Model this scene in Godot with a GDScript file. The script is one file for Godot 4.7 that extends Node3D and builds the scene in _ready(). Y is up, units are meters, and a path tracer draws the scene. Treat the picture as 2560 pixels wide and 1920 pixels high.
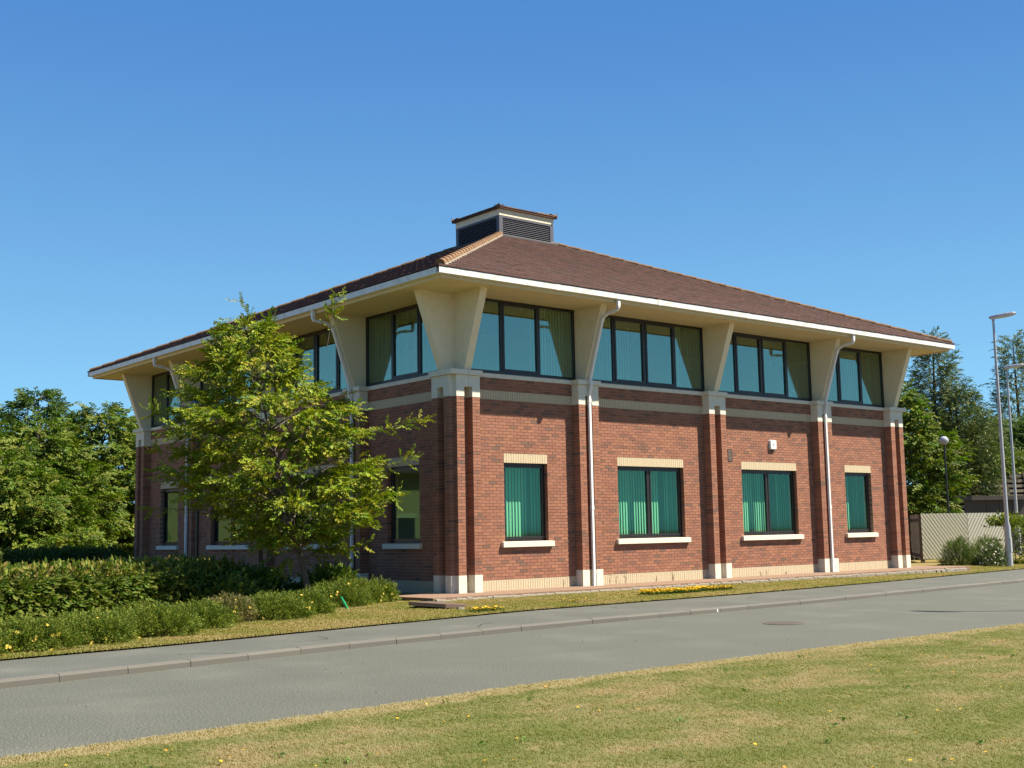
extends Node3D
# A square two-storey brick office building with a hipped tile roof, seen across a road.
# x runs along the sunlit facade, -z along the shaded facade, the near corner stands at the origin.

const L := 18.448          # side of the square building, over the pilaster faces
const D := 0.244           # the walls lie this far behind the pilaster faces
const N := 0.123           # notch cut out of the corner
const LEG := 0.225
const SLOT := 0.237
const W := 0.687           # pilaster width
const A := 4.309           # first pilaster centre
const C := 0.075           # one brick course
const CAM := Vector3(-16.723, 1.3262, 22.3828)

var rng := RandomNumberGenerator.new()
var M := {}
var taken := {}
var unit_box: ArrayMesh
var noise_a := FastNoiseLite.new()
var noise_b := FastNoiseLite.new()

# ------------------------------------------------------------------ mesh collecting
class MB:
	var v := PackedVector3Array()
	var n := PackedVector3Array()
	var c := PackedColorArray()
	var col := Color.WHITE

	func tri(p: Vector3, q: Vector3, r: Vector3, nn: Vector3) -> void:
		if (q - p).cross(r - p).dot(nn) > 0.0:   # front faces run clockwise
			v.append(p); v.append(r); v.append(q)
		else:
			v.append(p); v.append(q); v.append(r)
		for k in 3:
			n.append(nn); c.append(col)

	func quad(p: Vector3, q: Vector3, r: Vector3, s: Vector3, outward: Vector3) -> void:
		var nn := (q - p).cross(r - p)
		if nn.length_squared() < 1e-14:
			nn = (r - p).cross(s - p)
		nn = nn.normalized()
		if nn.dot(outward) < 0.0:
			nn = -nn
		tri(p, q, r, nn); tri(p, r, s, nn)

	func box(a: Vector3, b: Vector3, skip := Vector3.ZERO) -> void:
		var lo := Vector3(minf(a.x, b.x), minf(a.y, b.y), minf(a.z, b.z))
		var hi := Vector3(maxf(a.x, b.x), maxf(a.y, b.y), maxf(a.z, b.z))
		var x0 := lo.x; var y0 := lo.y; var z0 := lo.z
		var x1 := hi.x; var y1 := hi.y; var z1 := hi.z
		if skip != Vector3.RIGHT: quad(Vector3(x1,y0,z0), Vector3(x1,y0,z1), Vector3(x1,y1,z1), Vector3(x1,y1,z0), Vector3.RIGHT)
		if skip != Vector3.LEFT: quad(Vector3(x0,y0,z0), Vector3(x0,y0,z1), Vector3(x0,y1,z1), Vector3(x0,y1,z0), Vector3.LEFT)
		if skip != Vector3.UP: quad(Vector3(x0,y1,z0), Vector3(x1,y1,z0), Vector3(x1,y1,z1), Vector3(x0,y1,z1), Vector3.UP)
		if skip != Vector3.DOWN: quad(Vector3(x0,y0,z0), Vector3(x1,y0,z0), Vector3(x1,y0,z1), Vector3(x0,y0,z1), Vector3.DOWN)
		if skip != Vector3.BACK: quad(Vector3(x0,y0,z1), Vector3(x1,y0,z1), Vector3(x1,y1,z1), Vector3(x0,y1,z1), Vector3.BACK)
		if skip != Vector3.FORWARD: quad(Vector3(x0,y0,z0), Vector3(x1,y0,z0), Vector3(x1,y1,z0), Vector3(x0,y1,z0), Vector3.FORWARD)

	# a convex solid between two outlines with the same number of points
	func solid(lower: Array, upper: Array) -> void:
		var mid := Vector3.ZERO
		for p in lower: mid += p
		for p in upper: mid += p
		mid /= float(lower.size() + upper.size())
		var k := lower.size()
		for i in k:
			var j := (i + 1) % k
			quad(lower[i], lower[j], upper[j], upper[i], (lower[i] + lower[j] + upper[i] + upper[j]) * 0.25 - mid)
		for face in [lower, upper]:
			var fc := Vector3.ZERO
			for p in face: fc += p
			fc /= float(k)
			for i in range(1, k - 1):
				var nn: Vector3 = (face[i] - face[0]).cross(face[i + 1] - face[0])
				if nn.length_squared() < 1e-14: continue
				nn = nn.normalized()
				if nn.dot(fc - mid) < 0.0: nn = -nn
				tri(face[0], face[i], face[i + 1], nn)

	# a smooth tube through points with a radius at each
	func tube(pts: Array, radii: Array, sides := 8, caps := true) -> void:
		var rings := []
		var side := Vector3.RIGHT
		for i in pts.size():
			var t: Vector3
			if i == 0: t = pts[1] - pts[0]
			elif i == pts.size() - 1: t = pts[i] - pts[i - 1]
			else: t = (pts[i + 1] - pts[i]).normalized() + (pts[i] - pts[i - 1]).normalized()
			t = t.normalized()
			if i == 0:
				side = t.cross(Vector3.UP if absf(t.y) < 0.9 else Vector3.RIGHT).normalized()
			else:
				side = (side - t * side.dot(t)).normalized()
			var up := t.cross(side)
			var ring := []
			for k in sides:
				var a := TAU * k / sides
				ring.append((side * cos(a) + up * sin(a)))
			rings.append(ring)
		for i in pts.size() - 1:
			for k in sides:
				var j := (k + 1) % sides
				var a: Vector3 = pts[i] + rings[i][k] * radii[i]
				var b: Vector3 = pts[i] + rings[i][j] * radii[i]
				var d: Vector3 = pts[i + 1] + rings[i + 1][j] * radii[i + 1]
				var e: Vector3 = pts[i + 1] + rings[i + 1][k] * radii[i + 1]
				_smooth(a, b, d, rings[i][k], rings[i][j], rings[i + 1][j])
				_smooth(a, d, e, rings[i][k], rings[i + 1][j], rings[i + 1][k])
		if caps:
			for i in [0, pts.size() - 1]:
				var dir: Vector3 = (pts[0] - pts[1]) if i == 0 else (pts[i] - pts[i - 1])
				dir = dir.normalized()
				for k in range(1, sides - 1):
					tri(pts[i] + rings[i][0] * radii[i], pts[i] + rings[i][k] * radii[i], pts[i] + rings[i][k + 1] * radii[i], dir)

	func _smooth(p: Vector3, q: Vector3, r: Vector3, np: Vector3, nq: Vector3, nr: Vector3) -> void:
		var g := (q - p).cross(r - p)
		if g.length_squared() < 1e-16: return
		if g.dot(np + nq + nr) > 0.0:
			v.append(p); v.append(r); v.append(q); n.append(np); n.append(nr); n.append(nq)
		else:
			v.append(p); v.append(q); v.append(r); n.append(np); n.append(nq); n.append(nr)
		for k in 3: c.append(col)

	# a turned shape: profile of (radius, height) points about the y axis at o
	func lathe(o: Vector3, profile: Array, sides := 16) -> void:
		for i in profile.size() - 1:
			var p: Vector2 = profile[i]
			var q: Vector2 = profile[i + 1]
			var slope := Vector2(q.y - p.y, p.x - q.x).normalized()
			for k in sides:
				var a := TAU * k / sides
				var b := TAU * (k + 1) / sides
				var da := Vector3(cos(a), 0, sin(a))
				var db := Vector3(cos(b), 0, sin(b))
				var na := da * slope.x + Vector3.UP * slope.y
				var nb := db * slope.x + Vector3.UP * slope.y
				var p0 := o + da * p.x + Vector3.UP * p.y
				var p1 := o + db * p.x + Vector3.UP * p.y
				var q0 := o + da * q.x + Vector3.UP * q.y
				var q1 := o + db * q.x + Vector3.UP * q.y
				_smooth(p0, p1, q1, na, nb, nb)
				_smooth(p0, q1, q0, na, nb, na)

	func mesh() -> ArrayMesh:
		var m := ArrayMesh.new()
		var arr := []
		arr.resize(Mesh.ARRAY_MAX)
		arr[Mesh.ARRAY_VERTEX] = v
		arr[Mesh.ARRAY_NORMAL] = n
		arr[Mesh.ARRAY_COLOR] = c
		m.add_surface_from_arrays(Mesh.PRIMITIVE_TRIANGLES, arr)
		return m

# ------------------------------------------------------------------ naming
func numbered(called: String) -> String:
	var k: int = taken.get(called, 0)
	taken[called] = k + 1
	return called if k == 0 else "%s_%03d" % [called, k]

func tag(o: Node, label: String, category: String, group := "", kind := "") -> Node:
	if label: o.set_meta("label", label)
	if category: o.set_meta("category", category)
	if group: o.set_meta("group", group)
	if kind: o.set_meta("kind", kind)
	return o

func thing(called: String, label: String, category: String, at := Vector3.ZERO, group := "") -> Node3D:
	var o := Node3D.new()
	o.name = numbered(called)
	add_child(o)
	o.position = at
	tag(o, label, category, group)
	return o

func put(called: String, m: Mesh, mat: Material, parent: Node = null) -> MeshInstance3D:
	var o := MeshInstance3D.new()
	o.mesh = m
	o.material_override = mat
	if parent == null:
		o.name = numbered(called)
		add_child(o)
	else:
		o.name = called
		parent.add_child(o, true)
	return o

func obj(called: String, b: MB, mat: Material, parent: Node = null) -> MeshInstance3D:
	return put(called, b.mesh(), mat, parent)

func struct(called: String, b: MB, mat: Material) -> MeshInstance3D:
	var o := obj(called, b, mat)
	o.set_meta("kind", "structure")
	return o

# ------------------------------------------------------------------ materials
func lin(r: float, g: float, b: float) -> Color:
	return Color(r, g, b).linear_to_srgb()

func ntex(freq: float, cols: Array, seed_: int, octaves := 4, size := 512, kind := FastNoiseLite.TYPE_SIMPLEX_SMOOTH) -> NoiseTexture2D:
	var n := FastNoiseLite.new()
	n.seed = seed_
	n.frequency = freq
	n.noise_type = kind
	n.fractal_octaves = octaves
	var g := Gradient.new()
	var offs := PackedFloat32Array()
	var cc := PackedColorArray()
	for k in cols.size():
		offs.append(cols[k][0]); cc.append(cols[k][1])
	g.offsets = offs
	g.colors = cc
	var t := NoiseTexture2D.new()
	t.width = size; t.height = size
	t.seamless = true
	t.noise = n
	t.color_ramp = g
	return t

func grey(x: float) -> Color:
	return Color(x, x, x)

func mat(called: String, col: Color, rough := 0.85, tex: Texture2D = null, scale_ := 1.0, relief: Texture2D = null, relief_cm := 0.0, vcol := false) -> StandardMaterial3D:
	var m := StandardMaterial3D.new()
	m.resource_name = called
	m.albedo_color = col
	m.roughness = rough
	m.vertex_color_use_as_albedo = vcol
	if tex:
		m.albedo_texture = tex
		m.uv1_triplanar = true
		m.uv1_world_triplanar = true
		m.uv1_scale = Vector3.ONE * scale_
	if relief:
		m.heightmap_enabled = true
		m.heightmap_texture = relief
		m.heightmap_scale = relief_cm
		m.uv1_triplanar = true
		m.uv1_world_triplanar = true
		m.uv1_scale = Vector3.ONE * scale_
	M[called] = m
	return m

func leaf_mat(called: String, through: Color, rough := 0.55) -> StandardMaterial3D:
	var m := mat(called, Color.WHITE, rough, null, 1.0, null, 0.0, true)
	m.backlight_enabled = true
	m.backlight = through
	m.metallic_specular = 0.3
	return m

func make_materials() -> void:
	var fine := ntex(0.05, [[0.0, grey(0.72)], [0.5, grey(0.93)], [1.0, grey(1.0)]], 11, 5)
	var speck := ntex(0.16, [[0.0, grey(0.66)], [0.45, grey(0.9)], [1.0, grey(1.0)]], 12, 3)
	var bump := ntex(0.12, [[0.0, Color.BLACK], [1.0, Color.WHITE]], 13, 4)
	var brickface := ntex(0.09, [[0.0, grey(0.80)], [0.4, grey(0.92)], [0.75, grey(1.0)], [1.0, Color(1.0, 0.96, 0.90)]], 14, 4)
	mat("brick", Color.WHITE, 0.9, brickface, 1.3, bump, 0.12, true)
	for k in 7:
		mat("brick_tone_%d" % k, brick_tone(k).linear_to_srgb(), 0.9, brickface, 1.3, bump, 0.12)
	mat("mortar", lin(0.338, 0.254, 0.182), 0.95, fine, 1.5)
	mat("cream_brick", lin(0.558, 0.461, 0.304), 0.85, fine, 1.1, bump, 0.06)
	mat("cream_joint", lin(0.254, 0.207, 0.144), 0.95)
	var stain := ntex(0.012, [[0.0, Color(0.955, 0.95, 0.925)], [0.5, grey(0.985)], [1.0, grey(1.0)]], 15, 5)
	mat("cast_stone", lin(0.608, 0.579, 0.477), 0.8, stain, 0.8)
	mat("cream_paint", lin(0.68, 0.60, 0.425), 0.62, stain, 0.6)
	mat("soffit_board", lin(0.60, 0.50, 0.30), 0.7, stain, 0.5)
	var gutterdirt := ntex(0.02, [[0.0, Color(0.84, 0.84, 0.81)], [0.25, Color(0.94, 0.94, 0.93)], [0.55, grey(1.0)]], 16, 5)
	mat("gutter_plastic", lin(0.591, 0.600, 0.583), 0.4, gutterdirt, 0.35)
	mat("pipe_plastic", lin(0.66, 0.66, 0.66), 0.45)
	mat("window_frame", lin(0.015, 0.012, 0.012), 0.38)
	mat("louvre_metal", lin(0.072, 0.074, 0.093), 0.5)
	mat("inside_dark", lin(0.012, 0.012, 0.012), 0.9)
	mat("office_wall", lin(0.135, 0.161, 0.118), 0.9)
	mat("office_floor", lin(0.042, 0.051, 0.042), 0.9)
	mat("blind_fabric", lin(0.09, 0.35, 0.175), 0.85)
		# solar-control glass: a tinted mirror coating that lets part of the light through
	var tint := Image.create(4, 4, false, Image.FORMAT_RGBA8)
	tint.fill(Color(1, 1, 1, 1))
	var glass := mat("coated_glass", Color(lin(0.62, 0.84, 0.68), 0.25), 0.02)
	glass.albedo_texture = ImageTexture.create_from_image(tint)
	glass.metallic = 1.0
	glass.transparency = BaseMaterial3D.TRANSPARENCY_ALPHA
	var glass2 := mat("coated_glass_low", Color(lin(0.45, 0.95, 0.62), 0.075), 0.02)
	glass2.albedo_texture = ImageTexture.create_from_image(tint)
	glass2.metallic = 1.0
	glass2.transparency = BaseMaterial3D.TRANSPARENCY_ALPHA
	# roof
	var lichen := ntex(0.03, [[0.0, Color(0.78, 0.77, 0.77)], [0.5, grey(0.93)], [0.68, grey(0.97)], [0.8, Color(1.0, 0.98, 0.9)], [1.0, Color(1.0, 1.0, 0.8)]], 17, 5)
	mat("tile", Color.WHITE, 0.92, lichen, 1.1, bump, 0.15, true)
	for k in 4:
		mat("tile_tone_%d" % k, tile_tone(k).linear_to_srgb(), 0.92, lichen, 1.1, bump, 0.15)
	var hiplichen := ntex(0.02, [[0.0, Color(0.40, 0.30, 0.24)], [0.4, Color(0.60, 0.45, 0.33)], [0.6, Color(0.68, 0.51, 0.31)], [1.0, Color(0.72, 0.60, 0.40)]], 18, 5)
	mat("hip_tile", grey(0.68), 0.95, hiplichen, 0.9, bump, 0.2)
	mat("tile_bed", lin(0.279, 0.245, 0.186), 0.95, fine, 2.0)
	mat("roof_deck", lin(0.042, 0.025, 0.021), 0.95)
	mat("lead", lin(0.051, 0.055, 0.063), 0.55)
	# ground
	var asph := ntex(0.22, [[0.0, Color(0.34, 0.34, 0.31)], [0.35, Color(0.57, 0.57, 0.53)], [0.55, Color(0.68, 0.675, 0.63)], [0.72, Color(0.80, 0.795, 0.75)], [0.85, Color(0.98, 0.98, 0.94)], [1.0, Color(1.0, 1.0, 0.97)]], 19, 2, 1024)
	mat("asphalt", Color(0.425, 0.445, 0.42), 0.93, asph, 0.16, speck, 0.3)
	road_wear(M["asphalt"], 21, 0.07)
	var pav := ntex(0.2, [[0.0, Color(0.28, 0.28, 0.27)], [0.4, Color(0.50, 0.505, 0.49)], [0.7, Color(0.64, 0.64, 0.62)], [1.0, Color(0.9, 0.9, 0.88)]], 20, 2, 1024)
	mat("pavement_asphalt", Color(0.51, 0.53, 0.50), 0.93, pav, 0.18, speck, 0.35)
	road_wear(M["pavement_asphalt"], 22, 0.11)
	mat("kerb_concrete", lin(0.122, 0.116, 0.098), 0.92, speck, 1.5, bump, 0.15)
	mat("kerb_concrete_pale", lin(0.132, 0.126, 0.106), 0.92, speck, 1.5, bump, 0.15)
	var soil := ntex(0.02, [[0.0, Color(0.34, 0.27, 0.13)], [0.35, Color(0.52, 0.43, 0.20)], [0.55, Color(0.60, 0.52, 0.27)], [0.75, Color(0.47, 0.47, 0.17)], [1.0, Color(0.36, 0.40, 0.12)]], 23, 5)
	mat("turf", grey(0.82), 0.95, soil, 0.22, bump, 0.6)
	var dry := ntex(0.014, [[0.0, Color(0.46, 0.45, 0.22)], [0.4, Color(0.55, 0.51, 0.28)], [0.6, Color(0.63, 0.56, 0.34)], [1.0, Color(0.68, 0.59, 0.38)]], 24, 5)
	mat("lawn_soil", grey(0.70), 0.95, dry, 0.2, bump, 0.6)
	mat("far_ground", lin(0.085, 0.085, 0.038), 0.95, soil, 0.05)
	var slab := ntex(0.03, [[0.0, Color(0.42, 0.34, 0.28)], [0.5, Color(0.55, 0.44, 0.36)], [1.0, Color(0.62, 0.51, 0.42)]], 25, 5)
	mat("apron_concrete", grey(0.85), 0.9, slab, 0.8, speck, 0.2)
	mat("raw_concrete", lin(0.220, 0.194, 0.152), 0.95, speck, 2.0, bump, 0.8)
	mat("moss", lin(0.085, 0.063, 0.017), 0.95, speck, 3.0, bump, 1.0)
	mat("rusty_lid", lin(0.115, 0.094, 0.078), 0.8, speck, 4.0, bump, 0.3)
	mat("iron", lin(0.093, 0.063, 0.051), 0.7, speck, 4.0, bump, 0.3)
	mat("slab_board", lin(0.110, 0.072, 0.051), 0.85, fine, 2.0)
	mat("bark", lin(0.135, 0.110, 0.085), 0.95, fine, 4.0, bump, 1.0)
	mat("bark_dark", lin(0.059, 0.046, 0.034), 0.95, fine, 4.0, bump, 1.0)
	leaf_mat("leaf_hornbeam", lin(0.55, 0.62, 0.08))
	leaf_mat("leaf_dark", lin(0.38, 0.55, 0.08))
	leaf_mat("leaf_shrub", lin(0.38, 0.5, 0.1), 0.6)
	leaf_mat("leaf_silver", lin(0.34, 0.4, 0.2), 0.5)
	leaf_mat("grass_blade", lin(0.42, 0.4, 0.15), 0.75)
	leaf_mat("petal", lin(0.3, 0.22, 0.02), 0.6)
	# street things
	mat("galvanised", lin(0.389, 0.397, 0.406), 0.45).metallic = 0.2
	mat("lamp_shell", lin(0.389, 0.397, 0.406), 0.3).metallic = 0.5
	mat("lamp_bowl", lin(0.465, 0.482, 0.490), 0.15)
	mat("black_metal", lin(0.010, 0.012, 0.012), 0.4)
	mat("globe_shell", lin(0.038, 0.042, 0.085), 0.3)
	mat("globe_bowl", lin(0.338, 0.363, 0.380), 0.12)
	mat("fence_wood", lin(0.380, 0.372, 0.287), 0.9, fine, 2.0)
	mat("fence_wood_pale", lin(0.439, 0.431, 0.346), 0.9, fine, 2.0)
	mat("fence_post", lin(0.135, 0.101, 0.068), 0.9, fine, 2.0)
	mat("crib_wood", lin(0.279, 0.237, 0.161), 0.92, fine, 1.0)
	mat("crib_earth", lin(0.038, 0.030, 0.019), 0.95)
	mat("store_panel", lin(0.072, 0.063, 0.055), 0.85, fine, 0.7)
	mat("alarm_plastic", lin(0.608, 0.608, 0.591), 0.4)
	mat("green_plastic", lin(0.013, 0.270, 0.101), 0.35)
	mat("white_paint", lin(0.634, 0.634, 0.634), 0.7)
	mat("buff_brick", lin(0.389, 0.304, 0.169), 0.9, brickface, 1.0)
	mat("weed_stem", lin(0.135, 0.085, 0.042), 0.9)

func road_wear(m: StandardMaterial3D, seed_: int, share: float) -> void:
	# broad worn and patched tones over the fine chippings
	m.detail_enabled = true
	m.detail_blend_mode = BaseMaterial3D.BLEND_MODE_MIX
	m.detail_albedo = ntex(0.006, [[0.0, Color(0.24, 0.24, 0.225, share * 2.2)], [0.5, Color(0.35, 0.35, 0.32, share)], [1.0, Color(0.47, 0.465, 0.43, share * 2.2)]], seed_, 5)

func brick_tone(k: int) -> Color:
	return [Color(0.285, 0.118, 0.069), Color(0.308, 0.132, 0.075), Color(0.262, 0.107, 0.064), Color(0.292, 0.125, 0.077), Color(0.240, 0.101, 0.063), Color(0.192, 0.092, 0.060), Color(0.160, 0.088, 0.061)][k]

func pick_tone(r: float) -> int:
	if r < 0.24: return 0
	if r < 0.42: return 1
	if r < 0.60: return 2
	if r < 0.76: return 3
	if r < 0.905: return 4
	if r < 0.965: return 5
	return 6

func tile_tone(k: int) -> Color:
	return [Color(0.080, 0.036, 0.028), Color(0.070, 0.033, 0.026), Color(0.090, 0.041, 0.031), Color(0.066, 0.034, 0.027)][k]

# ------------------------------------------------------------------ facade coordinates
# facade 0 faces +z, facade 1 faces -x; u runs away from the near corner, o points outwards
func P(f: int, u: float, y: float, o: float) -> Vector3:
	match f:
		0: return Vector3(u, y, o)
		1: return Vector3(-o, y, -u)
		2: return Vector3(u, y, -L - o)
		_: return Vector3(L + o, y, -u)

func out_dir(f: int) -> Vector3:
	return [Vector3.BACK, Vector3.LEFT, Vector3.FORWARD, Vector3.RIGHT][f]

func fbox(b: MB, f: int, u0: float, u1: float, y0: float, y1: float, o0: float, o1: float, open_back := false) -> void:
	b.box(P(f, u0, y0, o0), P(f, u1, y1, o1), -out_dir(f) if open_back else Vector3.ZERO)

func pilaster_starts() -> Array:
	return [N, A - W / 2, L / 2 - W / 2, L - A - W / 2, L - N - W]

func low_windows() -> Array:   # u0, u1, lights
	return [[1.70, 3.08, 1], [5.50, 8.01, 2], [L - 8.01, L - 5.50, 2], [L - 3.08, L - 1.70, 1]]

func high_windows() -> Array:
	var fin := 0.1
	var c := [N + W / 2, A, L / 2, L - A, L - N - W / 2]
	var r := []
	for k in 4:
		r.append([c[k] + fin, c[k + 1] - fin, 3 if k in [0, 3] else 4])
	return r

func polyline(pts: Array, x: float) -> float:
	for k in pts.size() - 1:
		if x <= pts[k + 1].x or k == pts.size() - 2:
			var t: float = (x - pts[k].x) / (pts[k + 1].x - pts[k].x)
			return lerpf(pts[k].y, pts[k + 1].y, t)
	return pts[0].y

func pave_back(x: float) -> float:
	return polyline([Vector2(-60, 9.0), Vector2(-11.6, 5.54), Vector2(-9, 5.25), Vector2(-5.4, 4.55), Vector2(-1.0, 3.72), Vector2(6.4, 3.4), Vector2(12.4, 2.78), Vector2(23.1, 1.3), Vector2(90, -8.0)], x)

func kerb_line(x: float) -> float:
	return polyline([Vector2(-60, 12.6), Vector2(-12.3, 7.9), Vector2(-10, 7.48), Vector2(-6.9, 6.92), Vector2(-1.8, 6.36), Vector2(5, 6.02), Vector2(16, 5.05), Vector2(26, 3.9), Vector2(90, -4.0)], x)

func near_edge(x: float) -> float:
	return polyline([Vector2(-60, 13.4), Vector2(-13.7, 12.62), Vector2(-10.4, 12.42), Vector2(-7.9, 12.2), Vector2(-4.2, 12.14), Vector2(2.3, 12.2), Vector2(20, 11.3), Vector2(90, 4.0)], x)

func ground_y(x: float, z: float) -> float:
	# the bank behind the pavement
	var d := pave_back(x) - z
	var h := lerpf(-0.205, -0.125, smoothstep(0.0, 2.4, d))
	return h + noise_a.get_noise_2d(x * 6.0, z * 6.0) * 0.018 * smoothstep(0.0, 0.4, d)

# ------------------------------------------------------------------ start
func _ready() -> void:
	rng.seed = 20240
	noise_a.seed = 5; noise_a.frequency = 0.05
	noise_b.seed = 9; noise_b.frequency = 0.16; noise_b.fractal_octaves = 4
	var cam := Camera3D.new()
	cam.name = "camera"
	add_child(cam)
	var yaw := -0.6913
	var pitch := 0.1217
	var roll := -0.0189
	cam.basis = Basis(Vector3.UP, yaw) * Basis(Vector3.RIGHT, pitch) * Basis(Vector3.BACK, roll)
	cam.position = CAM
	cam.fov = 35.07
	cam.near = 0.1
	cam.far = 5000.0
	cam.current = true

	var sky_mat := ProceduralSkyMaterial.new()
	sky_mat.sky_top_color = lin(0.033, 0.140, 0.44)
	sky_mat.sky_horizon_color = lin(0.32, 0.69, 0.92)
	sky_mat.sky_curve = 0.15
	sky_mat.ground_bottom_color = lin(0.10, 0.10, 0.07)
	sky_mat.ground_horizon_color = lin(0.30, 0.42, 0.45)
	sky_mat.sun_angle_max = 1.0
	sky_mat.energy_multiplier = 0.472
	var sky := Sky.new()
	sky.sky_material = sky_mat
	var env := Environment.new()
	env.background_mode = Environment.BG_SKY
	env.sky = sky
	env.tonemap_mode = Environment.TONE_MAPPER_LINEAR
	env.tonemap_exposure = 2.76
	env.sdfgi_enabled = true
	env.ssao_enabled = true
	env.ssil_enabled = true
	var we := WorldEnvironment.new()
	we.name = "world_environment"
	we.environment = env
	add_child(we)
	var sun := DirectionalLight3D.new()
	sun.name = "sun"
	add_child(sun)
	sun.basis = Basis.looking_at(-Vector3(1.03, 1.97, 1.0).normalized())
	sun.light_energy = 1.6
	sun.light_color = Color(1.0, 0.955, 0.875)
	sun.light_angular_distance = 0.5
	sun.shadow_enabled = true

	make_materials()
	var ub := MB.new()
	ub.box(Vector3(-0.5, -0.5, -0.5), Vector3(0.5, 0.5, 0.5))
	unit_box = ub.mesh()
	build_ground()
	build_building()
	build_reflected_building()
	build_planting()
	build_trees()
	build_street()
	build_grass()

# ------------------------------------------------------------------ ground, road, pavement
func strip(b: MB, front: Callable, back: Callable, yf: float, yb: float, x0: float, x1: float, steps: int) -> void:
	for k in steps:
		var xa := lerpf(x0, x1, float(k) / steps)
		var xb := lerpf(x0, x1, float(k + 1) / steps)
		b.quad(Vector3(xa, yf, front.call(xa)), Vector3(xb, yf, front.call(xb)), Vector3(xb, yb, back.call(xb)), Vector3(xa, yb, back.call(xa)), Vector3.UP)

func build_ground() -> void:
	var b := MB.new()
	b.quad(Vector3(-1500, -0.5, -1500), Vector3(1500, -0.5, -1500), Vector3(1500, -0.5, 1500), Vector3(-1500, -0.5, 1500), Vector3.UP)
	struct("ground", b, M["far_ground"])
	b = MB.new()
	strip(b, near_edge_in, kerb_in, -0.31, -0.31, -60, 90, 300)
	struct("road", b, M["asphalt"])
	b = MB.new()
	strip(b, kerb_behind, pave_back, -0.222, -0.218, -60, 90, 400)
	for k in 75:   # the back edge has thickness
		var xa := lerpf(-60, 90, k / 75.0)
		var xb := lerpf(-60, 90, (k + 1) / 75.0)
		b.quad(Vector3(xa, -0.218, pave_back(xa)), Vector3(xb, -0.218, pave_back(xb)), Vector3(xb, -0.4, pave_back(xb)), Vector3(xa, -0.4, pave_back(xa)), Vector3.FORWARD)
	struct("pavement", b, M["pavement_asphalt"])
	var pvm := get_node("pavement")
	for e in [[-1.4, 5.3, 0.7, 0.1], [-4.1, 6.1, 0.9, -0.25], [2.6, 5.2, 1.1, 0.35], [4.6, 4.6, 0.8, -0.1], [7.9, 4.4, 1.0, 0.3], [-7.6, 6.2, 1.2, 0.2], [9.2, 3.9, 0.9, -0.3], [-9.6, 6.6, 0.8, 0.35], [0.6, 4.6, 0.9, -0.35]]:
		var cr := MB.new()
		var at := Vector2(e[0], e[1])
		var head: float = e[3]
		for k in 9:
			head += rng.randf_range(-0.6, 0.6)
			var nx: Vector2 = at + Vector2(cos(head), sin(head)) * e[2] / 9.0
			var sd := Vector2(-sin(head), cos(head)) * rng.randf_range(0.005, 0.012)
			cr.quad(Vector3(at.x - sd.x, -0.2165, at.y - sd.y), Vector3(nx.x - sd.x, -0.2165, nx.y - sd.y), Vector3(nx.x + sd.x, -0.2165, nx.y + sd.y), Vector3(at.x + sd.x, -0.2165, at.y + sd.y), Vector3.UP)
			at = nx
		obj("crack", cr, M["inside_dark"], pvm)
	# loose chippings on the road
	var grit := MB.new()
	for k in 70:
		var gx := rng.randf_range(-14.0, 14.0)
		var gz := lerpf(kerb_line(gx) + 0.05, near_edge(gx), pow(rng.randf(), 1.3))
		var gs := rng.randf_range(0.005, 0.011)
		var lo4 := []
		var up4 := []
		for j in 4:
			var ga := TAU * j / 4.0 + rng.randf() * 0.8
			lo4.append(Vector3(gx + cos(ga) * gs, -0.312, gz + sin(ga) * gs))
			up4.append(Vector3(gx + cos(ga) * gs * 0.6, -0.31 + gs, gz + sin(ga) * gs * 0.6))
		grit.solid(lo4, up4)
	obj("chippings", grit, M["kerb_concrete_pale"], get_node("road")).set_meta("kind", "stuff")
	# lawn on the camera's side of the road
	b = MB.new()
	for k in 75:
		var xa := lerpf(-60, 90, k / 75.0)
		var xb := lerpf(-60, 90, (k + 1) / 75.0)
		b.quad(Vector3(xa, -0.297, near_edge(xa)), Vector3(xb, -0.297, near_edge(xb)), Vector3(xb, -0.30, 60), Vector3(xa, -0.30, 60), Vector3.UP)
		b.quad(Vector3(xa, -0.297, near_edge(xa)), Vector3(xb, -0.297, near_edge(xb)), Vector3(xb, -0.45, near_edge(xb)), Vector3(xa, -0.45, near_edge(xa)), Vector3.FORWARD)
	struct("lawn", b, M["lawn_soil"])
	# bank behind the pavement
	b = MB.new()
	var rows := [0.0, 0.12, 0.3, 0.6, 1.0, 1.5, 2.0, 2.6, 3.4, 4.4, 6.0, 9.0, 14.0, 22.0, 36.0, 60.0, 110.0]
	var xs := []
	var x := -70.0
	while x < 100.0:
		xs.append(x)
		x += 0.6 if x > -16.0 and x < 30.0 else 4.0
	for i in xs.size() - 1:
		for j in rows.size() - 1:
			var q := []
			for e in [[i, j], [i + 1, j], [i + 1, j + 1], [i, j + 1]]:
				var px: float = xs[e[0]]
				var pz: float = pave_back(px) - rows[e[1]] + (0.03 * noise_b.get_noise_1d(px * 30.0) if e[1] == 0 else 0.0)
				q.append(Vector3(px, ground_y(px, pz) + (0.012 if e[1] == 0 else 0.02), pz))
			b.quad(q[0], q[1], q[2], q[3], Vector3.UP)
	struct("verge", b, M["turf"])
	# kerbstones
	var kb := Node3D.new()
	kb.name = "kerb"
	add_child(kb)
	kb.set_meta("kind", "structure")
	var stone := MB.new()
	var prof := [Vector2(0, -0.2), Vector2(0.0, 0.066), Vector2(0.018, 0.09), Vector2(0.125, 0.094), Vector2(0.125, -0.2)]
	var l0 := []
	var l1 := []
	for p in prof:
		l0.append(Vector3(0, p.y, -p.x)); l1.append(Vector3(0.9, p.y, -p.x))
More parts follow.
